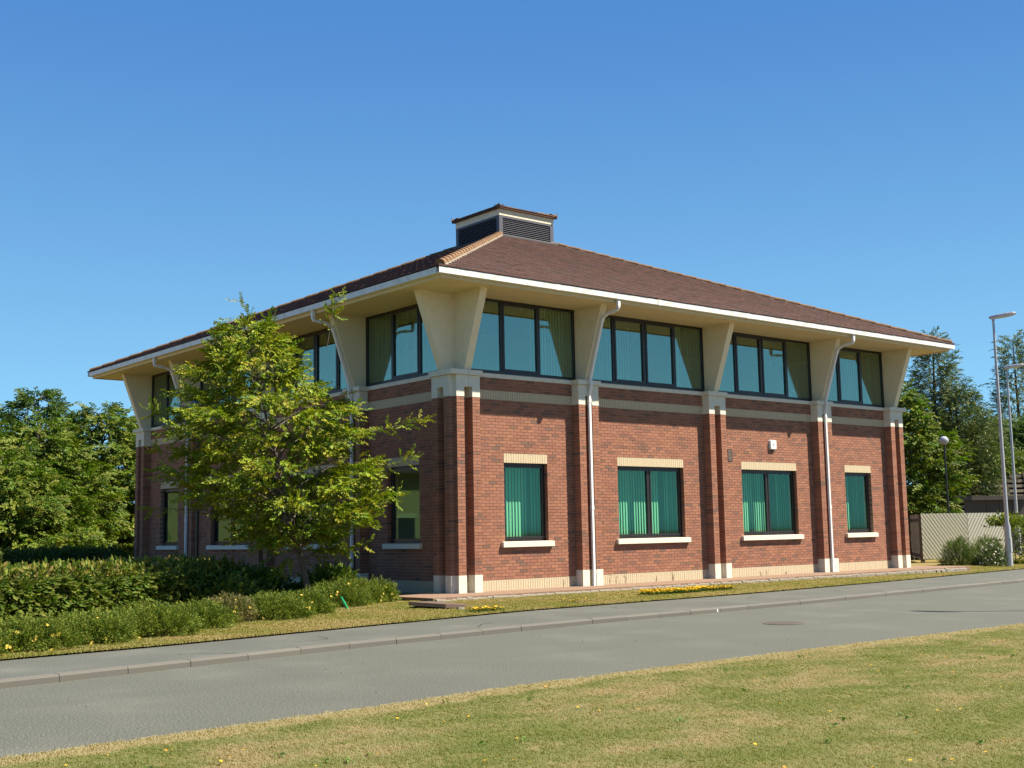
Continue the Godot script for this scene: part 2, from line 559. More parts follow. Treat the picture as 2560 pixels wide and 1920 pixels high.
	stone.solid(l0, l1)
	var sm := stone.mesh()
	x = -17.0
	while x < 40.0:
		var z := kerb_line(x)
		var dx := 0.912
		var z2 := kerb_line(x + dx)
		var dir := Vector3(dx, 0, z2 - z).normalized()
		var s := put("kerbstone", sm, M["kerb_concrete"] if rng.randf() < 0.7 else M["kerb_concrete_pale"], kb)
		var zz := Vector3(-dir.z, 0, dir.x)
		s.transform = Transform3D(Basis(dir, Vector3.UP, zz), Vector3(x, -0.31 + rng.randf_range(-0.004, 0.004), z + rng.randf_range(-0.003, 0.003)))
		x += dir.x * 0.908
	# paved apron round the building
	b = MB.new()
	var top := -0.022
	b.box(Vector3(-1.45, -0.3, 0.30), Vector3(L + 1.4, top, 1.18))
	b.box(Vector3(-1.45, -0.3, -0.62), Vector3(L + 1.4, top - 0.003, 0.296))
	struct("apron", b, M["apron_concrete"])
	b = MB.new()   # rough concrete haunching along the front of the apron
	for k in 150:
		var xx := -1.4 + k * 0.14
		var w := 0.05 + 0.05 * absf(noise_b.get_noise_1d(xx * 12.0)) * 2.0
		var h := -0.055 - 0.03 * noise_b.get_noise_1d(xx * 17.0 + 90.0)
		b.solid([Vector3(xx, -0.3, 1.17), Vector3(xx + 0.145, -0.3, 1.17), Vector3(xx + 0.145, -0.3, 1.2 + w), Vector3(xx, -0.3, 1.2 + w)],
			[Vector3(xx, h + 0.01, 1.17), Vector3(xx + 0.145, h + 0.006, 1.17), Vector3(xx + 0.145, h - 0.03, 1.19 + w * 0.6), Vector3(xx, h - 0.03, 1.19 + w * 0.6)])
	struct("apron_edge", b, M["raw_concrete"])

func near_edge_in(x: float) -> float: return near_edge(x) + 0.25
func kerb_behind(x: float) -> float: return kerb_line(x) - 0.07
func kerb_in(x: float) -> float: return kerb_line(x) - 0.05

# ------------------------------------------------------------------ the office building
var bricks := []        # [f, u0, u1, y0, y1, o_front, o_back]
var soldiers := []

func add_course(f: int, u0: float, u1: float, k: int, o: float, phase: float, deep0: bool, deep1: bool) -> void:
	# one run of stretchers between u0 and u1
	var step := 0.225
	var u := u0 - fposmod(u0 - phase, step)
	while u < u1 - 0.012:
		var a := maxf(u + 0.005, u0 + (0.0 if deep0 else 0.002))
		var b := minf(u + step - 0.005, u1)
		if u < u0: a = u0
		if b - a > 0.02:
			var back := -0.026
			if (deep0 and a < u0 + 0.12) or (deep1 and b > u1 - 0.12): back = -0.118
			bricks.append([f, a, b, k * C + 0.005, (k + 1) * C - 0.005, o + rng.randf_range(-0.0015, 0.0015), o + back])
		u += step

func build_building() -> void:
	var root := thing("office_building", "two-storey red brick office building with cream fins and hipped brown tile roof", "building")
	for f in 2:
		build_facade(root, f)
	build_rear(root)
	build_roof(root)
	build_cupola(root)

func build_facade(root: Node3D, f: int) -> void:
	bricks = []; soldiers = []
	var lows := low_windows()
	var legs := []
	for p in pilaster_starts():
		legs.append([p, p + LEG]); legs.append([p + LEG + SLOT, p + W])
	# mortar core of the wall with the openings left out
	var core := MB.new()
	var o := -D - 0.006
	var ob := -0.56
	var edges := [0.30]
	for w in lows: edges.append(w[0] - 0.005); edges.append(w[1] + 0.005)
	edges.append(L - 0.30)
	for k in range(0, edges.size() - 1):
		if k % 2 == 0:
			fbox(core, f, edges[k], edges[k + 1], -0.3, 5.03, ob, o)
		else:
			fbox(core, f, edges[k], edges[k + 1], -0.3, 15 * C - 0.02, ob, o)
			fbox(core, f, edges[k], edges[k + 1], 40 * C + 0.004, 5.03, ob, o)
	# cores of the pilaster legs
	for lg in legs:
		fbox(core, f, lg[0] + 0.006, lg[1] - 0.006, -0.3, 60 * C, -D - 0.02, -0.007)
	var wall := obj("brick_wall", core, M["mortar"], root)
	wall.set_meta("label", "sunlit red brick wall" if f == 0 else "shaded red brick wall")
	# bays and slots of the wall plane
	var runs := [[N + 0.2, legs[0][0], false]]
	runs = []
	for k in legs.size() - 1:
		runs.append([legs[k][1], legs[k + 1][0]])
	for k in range(0, 67):
		var y0 := k * C
		if k < 3 or (k >= 60 and k < 63): continue
		for r in runs:
			var cuts := [r[0]]
			var deep := [false]
			for w in lows:
				if w[0] > r[0] and w[1] < r[1] and k >= 15 and k < 43:
					cuts.append(w[0]); cuts.append(w[1])
			cuts.append(r[1])
			for c in range(0, cuts.size(), 2):
				var inner: bool = cuts.size() > 2 and k < 40
				add_course(f, cuts[c], cuts[c + 1], k, -D, 0.1125 * (k % 2), inner and c > 0, inner and c < cuts.size() - 2)
	# pilaster legs: a stretcher, then two halves
	for lg in legs:
		for k in range(5, 60):
			var a: float = lg[0] + 0.004
			var b: float = lg[1] - 0.004
			var y0 := k * C + 0.005
			var y1 := (k + 1) * C - 0.005
			if k % 2 == 0:
				bricks.append([f, a, b, y0, y1, 0.0 + rng.randf_range(-0.0015, 0.0015), -D - 0.02])
			else:
				var m := (a + b) / 2
				bricks.append([f, a, m - 0.005, y0, y1, rng.randf_range(-0.0015, 0.0015), -D - 0.02])
				bricks.append([f, m + 0.005, b, y0, y1, rng.randf_range(-0.0015, 0.0015), -D - 0.02])
	# soldier courses: plinth, band, heads of the openings
	for r in runs:
		for row in [[-0.06, 3 * C - 0.005], [60 * C + 0.005, 63 * C - 0.005]]:
			var nn := int(round((r[1] - r[0]) / 0.075))
			var stp: float = (r[1] - r[0]) / nn
			for k in nn:
				soldiers.append([f, r[0] + k * stp + 0.005, r[0] + (k + 1) * stp - 0.005, row[0], row[1], -D + rng.randf_range(-0.001, 0.002), -D - 0.03])
	for w in lows:
		var nn := int(round((w[1] - w[0]) / 0.075))
		var stp: float = (w[1] - w[0]) / nn
		for k in nn:
			soldiers.append([f, w[0] + k * stp + 0.004, w[0] + (k + 1) * stp - 0.004, 40 * C, 43 * C - 0.005, -D + 0.003 + rng.randf_range(-0.001, 0.001), -D - 0.118])
	lay(wall, bricks, f, "brick", "brick_courses", 300 if f == 0 else 0, true)
	lay(wall, soldiers, f, "soldier_brick", "soldier_courses", 300 if f == 0 else 0, false)
	# cream joints behind the soldier courses
	var joint := MB.new()
	for r in runs:
		fbox(joint, f, r[0], r[1], -0.1, 3 * C - 0.003, -D - 0.02, -D - 0.004)
		fbox(joint, f, r[0], r[1], 60 * C + 0.003, 63 * C - 0.003, -D - 0.02, -D - 0.004)
	for w in lows:
		fbox(joint, f, w[0] + 0.004, w[1] - 0.004, 40 * C + 0.003, 43 * C - 0.004, -D - 0.1, -D - 0.002)
	obj("pointing", joint, M["cream_joint"], wall).set_meta("kind", "stuff")
	# string course under the upper windows, in lengths
	var hi := high_windows()
	for k in 4:
		var s0: float = pilaster_starts()[k] + W + 0.003
		var s1: float = pilaster_starts()[k + 1] - 0.003
		var cnt := 5 if k in [0, 3] else 7
		for j in cnt:
			var b := MB.new()
			var a0 := lerpf(s0, s1, float(j) / cnt) + 0.003
			var a1 := lerpf(s0, s1, float(j + 1) / cnt) - 0.003
			var lo := []
			var up := []
			for u in [a0, a1]:
				var pts := [P(f, u, 5.03, -0.36), P(f, u, 5.03, -D + 0.02), P(f, u, 5.125, -D + 0.02), P(f, u, 5.165, -0.36)]
				if u == a0: lo = pts
				else: up = pts
			b.solid(lo, up)
			obj("string_course", b, M["cast_stone"], root)
	# pilaster stonework and fins
	for i in 5:
		build_pilaster(root, f, i)
	# windows
	for k in 4:
		low_window(root, f, lows[k], k)
		high_window(root, f, hi[k], k)
	# rainwater goods
	downpipe(root, f, A)
	downpipe(root, f, L - A)
	if f == 0:
		wall_vent(root)

func lay(parent: Node, list: Array, f: int, called: String, rest: String, most: int, toned: bool) -> void:
	var order := []
	for k in list.size():
		var r: Array = list[k]
		var p := P(r[0], (r[1] + r[2]) / 2, (r[3] + r[4]) / 2, r[5])
		var size: float = (r[2] - r[1]) * (r[4] - r[3])
		order.append([-size / p.distance_squared_to(CAM), k])
	order.sort()
	var joined := MB.new()
	for e in order.size():
		var r: Array = list[order[e][1]]
		var tone := pick_tone(rng.randf())
		if e < most:
			var m: Material = M["brick_tone_%d" % tone] if toned else M["cream_brick"]
			var o := put(called, unit_box, m, parent)
			var a := P(r[0], r[1], r[3], r[6])
			var b := P(r[0], r[2], r[4], r[5])
			o.position = (a + b) / 2
			o.scale = (b - a).abs()
		else:
			joined.col = brick_tone(tone) * rng.randf_range(0.9, 1.08) if toned else Color.WHITE
			joined.col.a = 1.0
			fbox(joined, r[0], r[1], r[2], r[3], r[4], r[6], r[5], true)
	if joined.v.size():
		var o := obj(rest, joined, M["brick"] if toned else M["cream_brick"], parent)
		o.set_meta("kind", "stuff")

func build_pilaster(root: Node3D, f: int, i: int) -> void:
	var p0: float = pilaster_starts()[i]
	var mid := p0 + W / 2
	var pil := Node3D.new()
	pil.name = "pilaster"
	root.add_child(pil, true)
	pil.set_meta("label", "corner pilaster stonework" if i in [0, 4] else "pilaster stonework")
	for s in 2:
		var a: float = p0 if s == 0 else p0 + LEG + SLOT
		var b := MB.new()
		fbox(b, f, a - 0.002, a + LEG + 0.002, -0.06, 5 * C, -D - 0.03, 0.004)
		obj("base_block", b, M["cast_stone"], pil)
		# capital: an upside-down L, the slot runs up into it
		b = MB.new()
		var inner := mid - 0.003 if s == 0 else mid + 0.003
		var outer: float = a - 0.003 if s == 0 else a + LEG + 0.003
		var legin: float = a + LEG if s == 0 else a
		fbox(b, f, outer, legin, 60 * C + 0.002, 4.735, -D - 0.03, 0.004)
		fbox(b, f, outer, inner, 4.735, 5.005, -D - 0.03, 0.004)
		obj("capital_block", b, M["cast_stone"], pil)
		b = MB.new()
		var e0: float = outer + (-0.05 if s == 0 else 0.05)
		if i == 0 and s == 0: e0 = -0.055
		if i == 4 and s == 1: e0 = L + 0.055
		if i == 0 and s == 0 and f == 1: e0 = 0.303
		fbox(b, f, e0, inner, 5.011, 5.128, -0.36 if not (i == 0 and s == 0 and f == 0) else -0.30, 0.055)
		obj("ledge", b, M["cast_stone"], pil)
	# fin under the eaves
	var fin := MB.new()
	var c := mid
	var back := -0.40
	if i == 0 or i == 4: back = -0.366 if i == 0 else -0.40
	var lo := []
	var up := []
	for u in [c - 0.1, c + 0.1]:
		var pts := [P(f, u, 5.128, back), P(f, u, 5.128, -0.015), P(f, u, 6.985, 0.665), P(f, u, 6.985, back)]
		if u < c: lo = pts
		else: up = pts
	fin.solid(lo, up)
	obj("fin", fin, M["cream_paint"], pil)
	if i == 0 and f == 0:
		fin = MB.new()
		fin.box(Vector3(0.37, 5.13, -0.37), Vector3(0.62, 6.984, -0.62))
		obj("corner_post", fin, M["cream_paint"], pil)

func frame_bars(b: MB, f: int, u0: float, u1: float, y0: float, y1: float, w: float, o0: float, o1: float) -> void:
	fbox(b, f, u0, u1, y1 - w, y1, o0, o1)
	fbox(b, f, u0, u1, y0, y0 + w, o0, o1)
	fbox(b, f, u0, u0 + w, y0 + w, y1 - w, o0, o1)
	fbox(b, f, u1 - w, u1, y0 + w, y1 - w, o0, o1)

func pane(parent: Node, f: int, u0: float, u1: float, y0: float, y1: float, o: float, m: String) -> void:
	var g := MB.new()
	fbox(g, f, u0, u1, y0, y1, o - 0.006, o)
	obj("pane", g, M[m], parent)

func slats(parent: Node, f: int, u0: float, u1: float, y0: float, y1: float, o: float, turn: float, m: String, gaps := []) -> void:
	# hanging strips of a vertical blind
	var joined := MB.new()
	var u := u0 + 0.05
	while u < u1:
		var skip := false
		for g in gaps:
			if u > g[0] and u < g[1]: skip = true
		if not skip:
			var a := -turn + rng.randf_range(-0.2, 0.2)
			var half := 0.0365
			var du := cos(a) * half
			var dv := sin(a) * half
			var b := MB.new() if f == 0 else joined
			var t := 0.0012
			var n0 := P(f, -dv, 0, du) - P(f, 0, 0, 0)
			n0 = n0.normalized() * t
			var p := [P(f, u - du, y0, o - dv), P(f, u + du, y0, o + dv), P(f, u + du, y1, o + dv), P(f, u - du, y1, o - dv)]
			var q := []
			for e in p: q.append(e + n0)
			b.solid(p, q)
			if f == 0: obj("blind_slat", b, M[m], parent)
		u += 0.098
	if f == 1 and joined.v.size():
		obj("blind", joined, M[m], parent).set_meta("kind", "stuff")

func low_window(root: Node3D, f: int, w: Array, k: int) -> void:
	var y0 := 15 * C
	var y1 := 40 * C
	var fr := MB.new()
	var oo := -D - 0.112
	frame_bars(fr, f, w[0] + 0.002, w[1] - 0.002, y0, y1 - 0.002, 0.055, oo - 0.07, oo)
	var lights := []
	if w[2] == 1:
		lights = [[w[0] + 0.057, w[1] - 0.057]]
	else:
		var m: float = (w[0] + w[1]) / 2
		fbox(fr, f, m - 0.03, m + 0.03, y0 + 0.055, y1 - 0.057, oo - 0.07, oo)
		lights = [[w[0] + 0.057, m - 0.03], [m + 0.03, w[1] - 0.057]]
	var win := obj("window", fr, M["window_frame"], root)
	for l in lights:
		var cs := MB.new()
		frame_bars(cs, f, l[0] + 0.002, l[1] - 0.002, y0 + 0.057, y1 - 0.059, 0.048, oo - 0.06, oo + 0.012)
		obj("casement", cs, M["window_frame"], win)
		pane(win, f, l[0] + 0.045, l[1] - 0.045, y0 + 0.1, y1 - 0.1, oo - 0.02, "coated_glass_low")
	# stone sill
	var sl := MB.new()
	var a: float = w[0] - 0.115
	var b: float = w[1] + 0.115
	var lo := []
	var up := []
	for u in [a, b]:
		var pts := [P(f, u, y0 - 0.14, -D - 0.1), P(f, u, y0 - 0.14, -D + 0.09), P(f, u, y0 - 0.02, -D + 0.09), P(f, u, y0 - 0.008, -D - 0.02), P(f, u, y0 - 0.006, -D - 0.1)]
		if u == a: lo = pts
		else: up = pts
	if w[2] == 2:   # made of two stones
		var m: float = (a + b) / 2
		var mid0 := []
		var mid1 := []
		for e in lo.size():
			mid0.append(lo[e].lerp(up[e], 0.5 - 0.003 / (b - a)))
			mid1.append(lo[e].lerp(up[e], 0.5 + 0.003 / (b - a)))
		sl.solid(lo, mid0)
		var s2 := MB.new()
		s2.solid(mid1, up)
		obj("sill", s2, M["cast_stone"], win)
	else:
		sl.solid(lo, up)
	obj("sill", sl, M["cast_stone"], win)
	# blinds inside
	var gaps := []
	if k == 0 and f == 0: gaps = [[w[0] + 1.12, w[0] + 1.24]]
	elif k == 1 and f == 0: gaps = [[w[0] + 1.95, w[0] + 2.2]]
	elif k == 2 and f == 0: gaps = [[w[0] + 1.8, w[0] + 2.05]]
	elif k == 3 and f == 0: gaps = [[w[0] + 0.8, w[0] + 0.98]]
	if f == 0:   # the blinds of the shaded facade are drawn aside
		slats(win, f, w[0] + 0.02, w[1] + 0.5, y0 + 0.02, y1 + 0.05, -0.712, 0.2 + 0.08 * k, "blind_fabric", gaps)

func high_window(root: Node3D, f: int, w: Array, k: int) -> void:
	var y0 := 5.168
	var y1 := 6.985
	var o := -0.35
	var fr := MB.new()
	frame_bars(fr, f, w[0], w[1], y0, y1, 0.062, o - 0.09, o)
	var cells := []
	for j in w[2]:
		var a: float = lerpf(w[0], w[1], float(j) / w[2])
		var b: float = lerpf(w[0], w[1], float(j + 1) / w[2])
		if j > 0: fbox(fr, f, a - 0.03, a + 0.03, y0 + 0.062, y1 - 0.062, o - 0.09, o)
		cells.append([a + (0.03 if j > 0 else 0.062), b - (0.03 if j < w[2] - 1 else 0.062)])
	var win := obj("window", fr, M["window_frame"], root)
	for j in cells.size():
		var c: Array = cells[j]
		var opens: bool = (w[2] == 3 and j == 1) or (w[2] == 4 and j in [1, 2])
		if opens:
			var cs := MB.new()
			frame_bars(cs, f, c[0] + 0.002, c[1] - 0.002, y0 + 0.064, y1 - 0.064, 0.058, o - 0.07, o + 0.014)
			obj("casement", cs, M["window_frame"], win)
			pane(win, f, c[0] + 0.055, c[1] - 0.055, y0 + 0.12, y1 - 0.12, o - 0.025, "coated_glass")
		else:
			pane(win, f, c[0] - 0.004, c[1] + 0.004, y0 + 0.058, y1 - 0.058, o - 0.03, "coated_glass")
	var gaps := []
	if f == 0: gaps = [[[w[0], w[0] + 2.3]], [[w[0] + 2.3, w[0] + 3.5]], [[w[0] + 1.0, w[0] + 2.2]], [[w[0] + 0.9, w[0] + 1.9]]][k]
	slats(win, f, w[0] + 0.02, w[1] - 0.02, y0 + 0.05, y1 - 0.05, -0.56, 0.5 + 0.12 * k, "blind_fabric", gaps)

func downpipe(root: Node3D, f: int, u: float) -> void:
	var b := MB.new()
	var e := 0.79
	var path := [[1.17, 7.05], [1.17, 6.83], [1.14, 6.78], [0.80, 6.74], [0.745, 6.69], [0.62, 6.40], [0.045, 4.99], [0.045, 4.93]]
	var slope := (0.665 + 0.015) / (6.985 - 5.128)
	path[4] = [-0.015 + slope * (6.66 - 5.128) + 0.055, 6.66]
	path[5] = [-0.015 + slope * (6.55 - 5.128) + 0.055, 6.55]
	path[6] = [0.085, 5.17]
	path[7] = [0.105, 5.02]
	path.append([0.085, 4.90])
	path.append([0.03, 4.74])
	path.append([0.03, 4.6])
	path.append([0.03, -0.03])
	duct(b, f, u, path, 0.032)
	var pipe := obj("downpipe", b, M["pipe_plastic"], root)
	for cc in [[1.17, 7.03, 1.17, 6.86], [1.0, 6.764, 0.9, 6.752], [path[4][0], 6.66, path[5][0], 6.55], [0.03, 4.66, 0.03, 4.56], [0.03, 1.96, 0.03, 1.86], [0.03, 0.36, 0.03, 0.3]]:
		var r := MB.new()
		duct(r, f, u, [[cc[0], cc[1]], [cc[2], cc[3]]], 0.039)
		obj("collar", r, M["pipe_plastic"], pipe)

func duct(b: MB, f: int, u: float, path: Array, h: float) -> void:
	# a square pipe along a path of (outward, height) points
	var rings := []
	for k in path.size():
		var here := Vector2(path[k][0], path[k][1])
		var t0 := (here - Vector2(path[k - 1][0], path[k - 1][1])).normalized() if k > 0 else Vector2.ZERO
		var t1 := (Vector2(path[k + 1][0], path[k + 1][1]) - here).normalized() if k < path.size() - 1 else Vector2.ZERO
		var t := (t0 + t1).normalized()
		var nn := Vector2(-t.y, t.x)
		var stretch := 1.0
		if k > 0 and k < path.size() - 1: stretch = 1.0 / maxf(0.5, absf(nn.dot(Vector2(-t1.y, t1.x))))
		nn *= h * stretch
		rings.append([P(f, u - h, here.y - nn.y, here.x - nn.x), P(f, u + h, here.y - nn.y, here.x - nn.x), P(f, u + h, here.y + nn.y, here.x + nn.x), P(f, u - h, here.y + nn.y, here.x + nn.x)])
	for k in rings.size() - 1:
		var mid := (P(f, u, path[k][1], path[k][0]) + P(f, u, path[k + 1][1], path[k + 1][0])) / 2
		for j in 4:
			var j2 := (j + 1) % 4
			b.quad(rings[k][j], rings[k][j2], rings[k + 1][j2], rings[k + 1][j], (rings[k][j] + rings[k + 1][j2]) / 2 - mid)
	for e in [[0, 1], [rings.size() - 1, rings.size() - 2]]:
		var q: Array = rings[e[0]]
		b.quad(q[0], q[1], q[2], q[3], q[0] - rings[e[1]][0])

func wall_vent(root: Node3D) -> void:
	var b := MB.new()
	frame_bars(b, 0, 9.875, 10.065, 3.21, 3.56, 0.014, -D - 0.004, -D + 0.012)
	var v := obj("wall_vent", b, M["iron"], root)
	var bk := MB.new()
	fbox(bk, 0, 9.885, 10.055, 3.22, 3.55, -D - 0.003, -D + 0.001)
	obj("backing", bk, M["inside_dark"], v)
	for k in 8:
		var s := MB.new()
		var y := 3.235 + k * 0.04
		s.solid([P(0, 9.889, y, -D + 0.012), P(0, 10.051, y, -D + 0.012), P(0, 10.051, y + 0.004, -D + 0.012), P(0, 9.889, y + 0.004, -D + 0.012)],
			[P(0, 9.889, y + 0.02, -D + 0.002), P(0, 10.051, y + 0.02, -D + 0.002), P(0, 10.051, y + 0.024, -D + 0.002), P(0, 9.889, y + 0.024, -D + 0.002)])
		obj("slat", s, M["iron"], v)

func build_rear(root: Node3D) -> void:
	for f in [2, 3]:
		var b := MB.new()
		b.col = brick_tone(0)
		var inset := 0.25 if f == 3 else 0.3
		fbox(b, f, inset, L - inset, -0.3, 6.98, -0.56, -D)
		for p in pilaster_starts():
			fbox(b, f, p, p + W, -0.3, 5.1, -D, 0.0)
		var o := obj("rear_wall", b, M["brick"], root)
		for i in 5:
			var fin := MB.new()
			var c: float = pilaster_starts()[i] + W / 2
			var lo := []
			var up := []
			for u in [c - 0.1, c + 0.1]:
				var pts := [P(f, u, 5.1, -0.2), P(f, u, 5.1, -0.015), P(f, u, 6.985, 0.665), P(f, u, 6.985, -0.2)]
				if u < c: lo = pts
				else: up = pts
			fin.solid(lo, up)
			obj("fin", fin, M["cream_paint"], o)
	# floors and inner walls that close the rooms behind the windows
	var b := MB.new()
	b.box(Vector3(0.5, -0.2, -0.5), Vector3(L - 0.5, 0.1, -L + 0.5))
	b.box(Vector3(0.57, 3.35, -0.57), Vector3(L - 0.57, 5.02, -L + 0.57))
	obj("floor_slab", b, M["office_floor"], root)
	b = MB.new()
	b.box(Vector3(4.2, 0.1, -4.2), Vector3(L - 3, 6.9, -L + 3))
	obj("inner_wall", b, M["office_wall"], root)

func slope_pt(s: int, a: float, d: float, lift: float) -> Vector3:
	# s: roof side; a: distance along the eave from the middle; d: plan distance in from the eave
	var half := L / 2 + 1.22
	var y := 7.185 + d * 0.4205 + lift
	var c := Vector3(L / 2, y, -L / 2)
	match s:
		0: return c + Vector3(a, 0, half - d)
		1: return c + Vector3(-(half - d), 0, a)
		2: return c + Vector3(a, 0, -(half - d))
		_: return c + Vector3(half - d, 0, a)

func build_roof(root: Node3D) -> void:
	var half := L / 2 + 1.22
	var b := MB.new()
	for s in 4:
		b.quad(slope_pt(s, -half, 0, -0.02), slope_pt(s, half, 0, -0.02), slope_pt(s, 1.1, half - 1.1, -0.02), slope_pt(s, -1.1, half - 1.1, -0.02), Vector3.UP)
	var roof := obj("roof", b, M["roof_deck"], root)
	# tiles in courses, cut along the hips
	var pieces := []
	var gauge := 0.318     # plan length of one course
	var rows := int((half - 1.05) / gauge)
	for s in 4:
		for r in rows:
			var d0 := r * gauge - 0.03
			var d1 := (r + 1) * gauge
			var h0 := half - d0
			var h1 := half - d1
			var wide := 0.30 if s < 2 else 3.0
			var a := -ceilf(h0 / wide) * wide + (wide * 0.5 if r % 2 else 0.0)
			while a < h0:
				var la := maxf(a + 0.002, -h0)
				var lb := minf(a + wide - 0.002, h0)
				var ua := clampf(a + 0.002, -h1, h1)
				var ub := clampf(a + wide - 0.002, -h1, h1)
				if lb - la > 0.03:
					var j := rng.randf_range(-0.004, 0.005)
					pieces.append([s, la, lb, ua, ub, d0, d1, j])
				a += wide
	var order := []
	for k in pieces.size():
		var p: Array = pieces[k]
		var m := slope_pt(p[0], (p[1] + p[2]) / 2, p[5], 0)
		var face: float = 1.0 if p[0] == 0 else (0.5 if p[0] == 1 else 0.0)
		order.append([-(p[2] - p[1]) * face / m.distance_squared_to(CAM), k])
	order.sort()
	var joined := MB.new()
	for e in order.size():
		var p: Array = pieces[order[e][1]]
		var tone := rng.randi() % 4
		var t := MB.new() if e < 300 else joined
		if e >= 300: joined.col = tile_tone(tone) * rng.randf_range(0.94, 1.06)
		tile(t, p)
		if e < 300: obj("roof_tile", t, M["tile_tone_%d" % tone], roof)
	obj("tile_courses", joined, M["tile"], roof).set_meta("kind", "stuff")
	# hip tiles over a mortar bed
	for h in 4:
		var sx := 1.0 if h in [1, 2] else -1.0
		var sz := 1.0 if h in [0, 1] else -1.0
		var cnt := 27
		for k in cnt:
			var d0 := lerpf(0.05, half - 1.15, float(k) / cnt)
			var d1 := lerpf(0.05, half - 1.15, float(k + 1) / cnt)
			var p0 := Vector3(L / 2 + sx * (half - d0), 7.185 + d0 * 0.4205 + 0.035, -L / 2 + sz * (half - d0))
			var p1 := Vector3(L / 2 + sx * (half - d1), 7.185 + d1 * 0.4205 + 0.018, -L / 2 + sz * (half - d1))
			var t := MB.new()
			t.tube([p0, p1], [0.116 + rng.randf_range(-0.003, 0.003), 0.111] if h == 0 else [0.085, 0.08], 12)
			obj("hip_tile", t, M["hip_tile"], roof)
		var bed := MB.new()
		var q0 := Vector3(L / 2 + sx * (half - 0.1), 7.185 + 0.02, -L / 2 + sz * (half - 0.1))
		var q1 := Vector3(L / 2 + sx * 1.2, 7.185 + (half - 1.2) * 0.4205 - 0.02, -L / 2 + sz * 1.2)
		bed.tube([q0, q1], [0.14, 0.14] if h == 0 else [0.1, 0.1], 6)
		obj("hip_bed", bed, M["tile_bed"], roof)
	# soffit, fascia board and gutter
	for f in 4:
		var sb := MB.new()
		var e := 1.075
		var fb := MB.new()
		var c0 := -e
		var c1 := L + e
		if f in [0, 2]:
			fbox(sb, f, -e, L + e, 6.985, 7.01, -0.6, e - 0.002)
			fbox(fb, f, -e - 0.03, L + e + 0.03, 6.955, 7.155, e, e + 0.03)
		else:
			fbox(sb, f, 0.6, L - 0.6, 6.985, 7.01, -0.6, e - 0.002)
			fbox(fb, f, -e + 0.002, L + e - 0.002, 6.955, 7.155, e, e + 0.03)
		obj("soffit", sb, M["soffit_board"], roof)
		obj("fascia_board", fb, M["soffit_board"], roof)
		var cnt := 6
		for k in cnt:
			var g := MB.new()
			var lo_ := -1.235 if f in [0, 2] else -1.109
			var hi_ := L + 1.235 if f in [0, 2] else L + 1.109
			var a0 := lerpf(lo_, hi_, float(k) / cnt) + (0.005 if k > 0 else 0.0)
			var a1 := lerpf(lo_, hi_, float(k + 1) / cnt) - (0.005 if k < cnt - 1 else 0.0)
			fbox(g, f, a0, a1, 7.035, 7.172, 1.223, 1.235)
			fbox(g, f, a0, a1, 7.033, 7.045, 1.11, 1.2228)
			fbox(g, f, a0, a1, 7.0455, 7.165, 1.11, 1.118)
			var gs := obj("gutter", g, M["gutter_plastic"], roof)
			if k > 0:
				var u := MB.new()
				fbox(u, f, a0 - 0.06, a0 + 0.06, 7.028, 7.174, 1.2362, 1.239)
				obj("union", u, M["gutter_plastic"], gs)

func tile(t: MB, p: Array) -> void:
	var s: int = p[0]
	var lo = 0.05 + p[7]
	var hi = 0.012 + p[7]
	var a := slope_pt(s, p[1], p[5], lo)
	var b := slope_pt(s, p[2], p[5], lo)
	var c := slope_pt(s, p[4], p[6], hi)
	var d := slope_pt(s, p[3], p[6], hi)
	t.quad(a, b, c, d, Vector3.UP)
	var e := slope_pt(s, p[1], p[5], lo - 0.036)
	var g := slope_pt(s, p[2], p[5], lo - 0.036)
	var outv := [Vector3.BACK, Vector3.LEFT, Vector3.FORWARD, Vector3.RIGHT][s] as Vector3
	t.quad(a, b, g, e, outv)
	t.quad(e, g, slope_pt(s, p[4], p[6], hi - 0.03), slope_pt(s, p[3], p[6], hi - 0.03), Vector3.DOWN)
	var side := (b - a).normalized()
	t.quad(a, d, slope_pt(s, p[3], p[6], hi - 0.03), e, -side)
	t.quad(b, c, slope_pt(s, p[4], p[6], hi - 0.03), g, side)

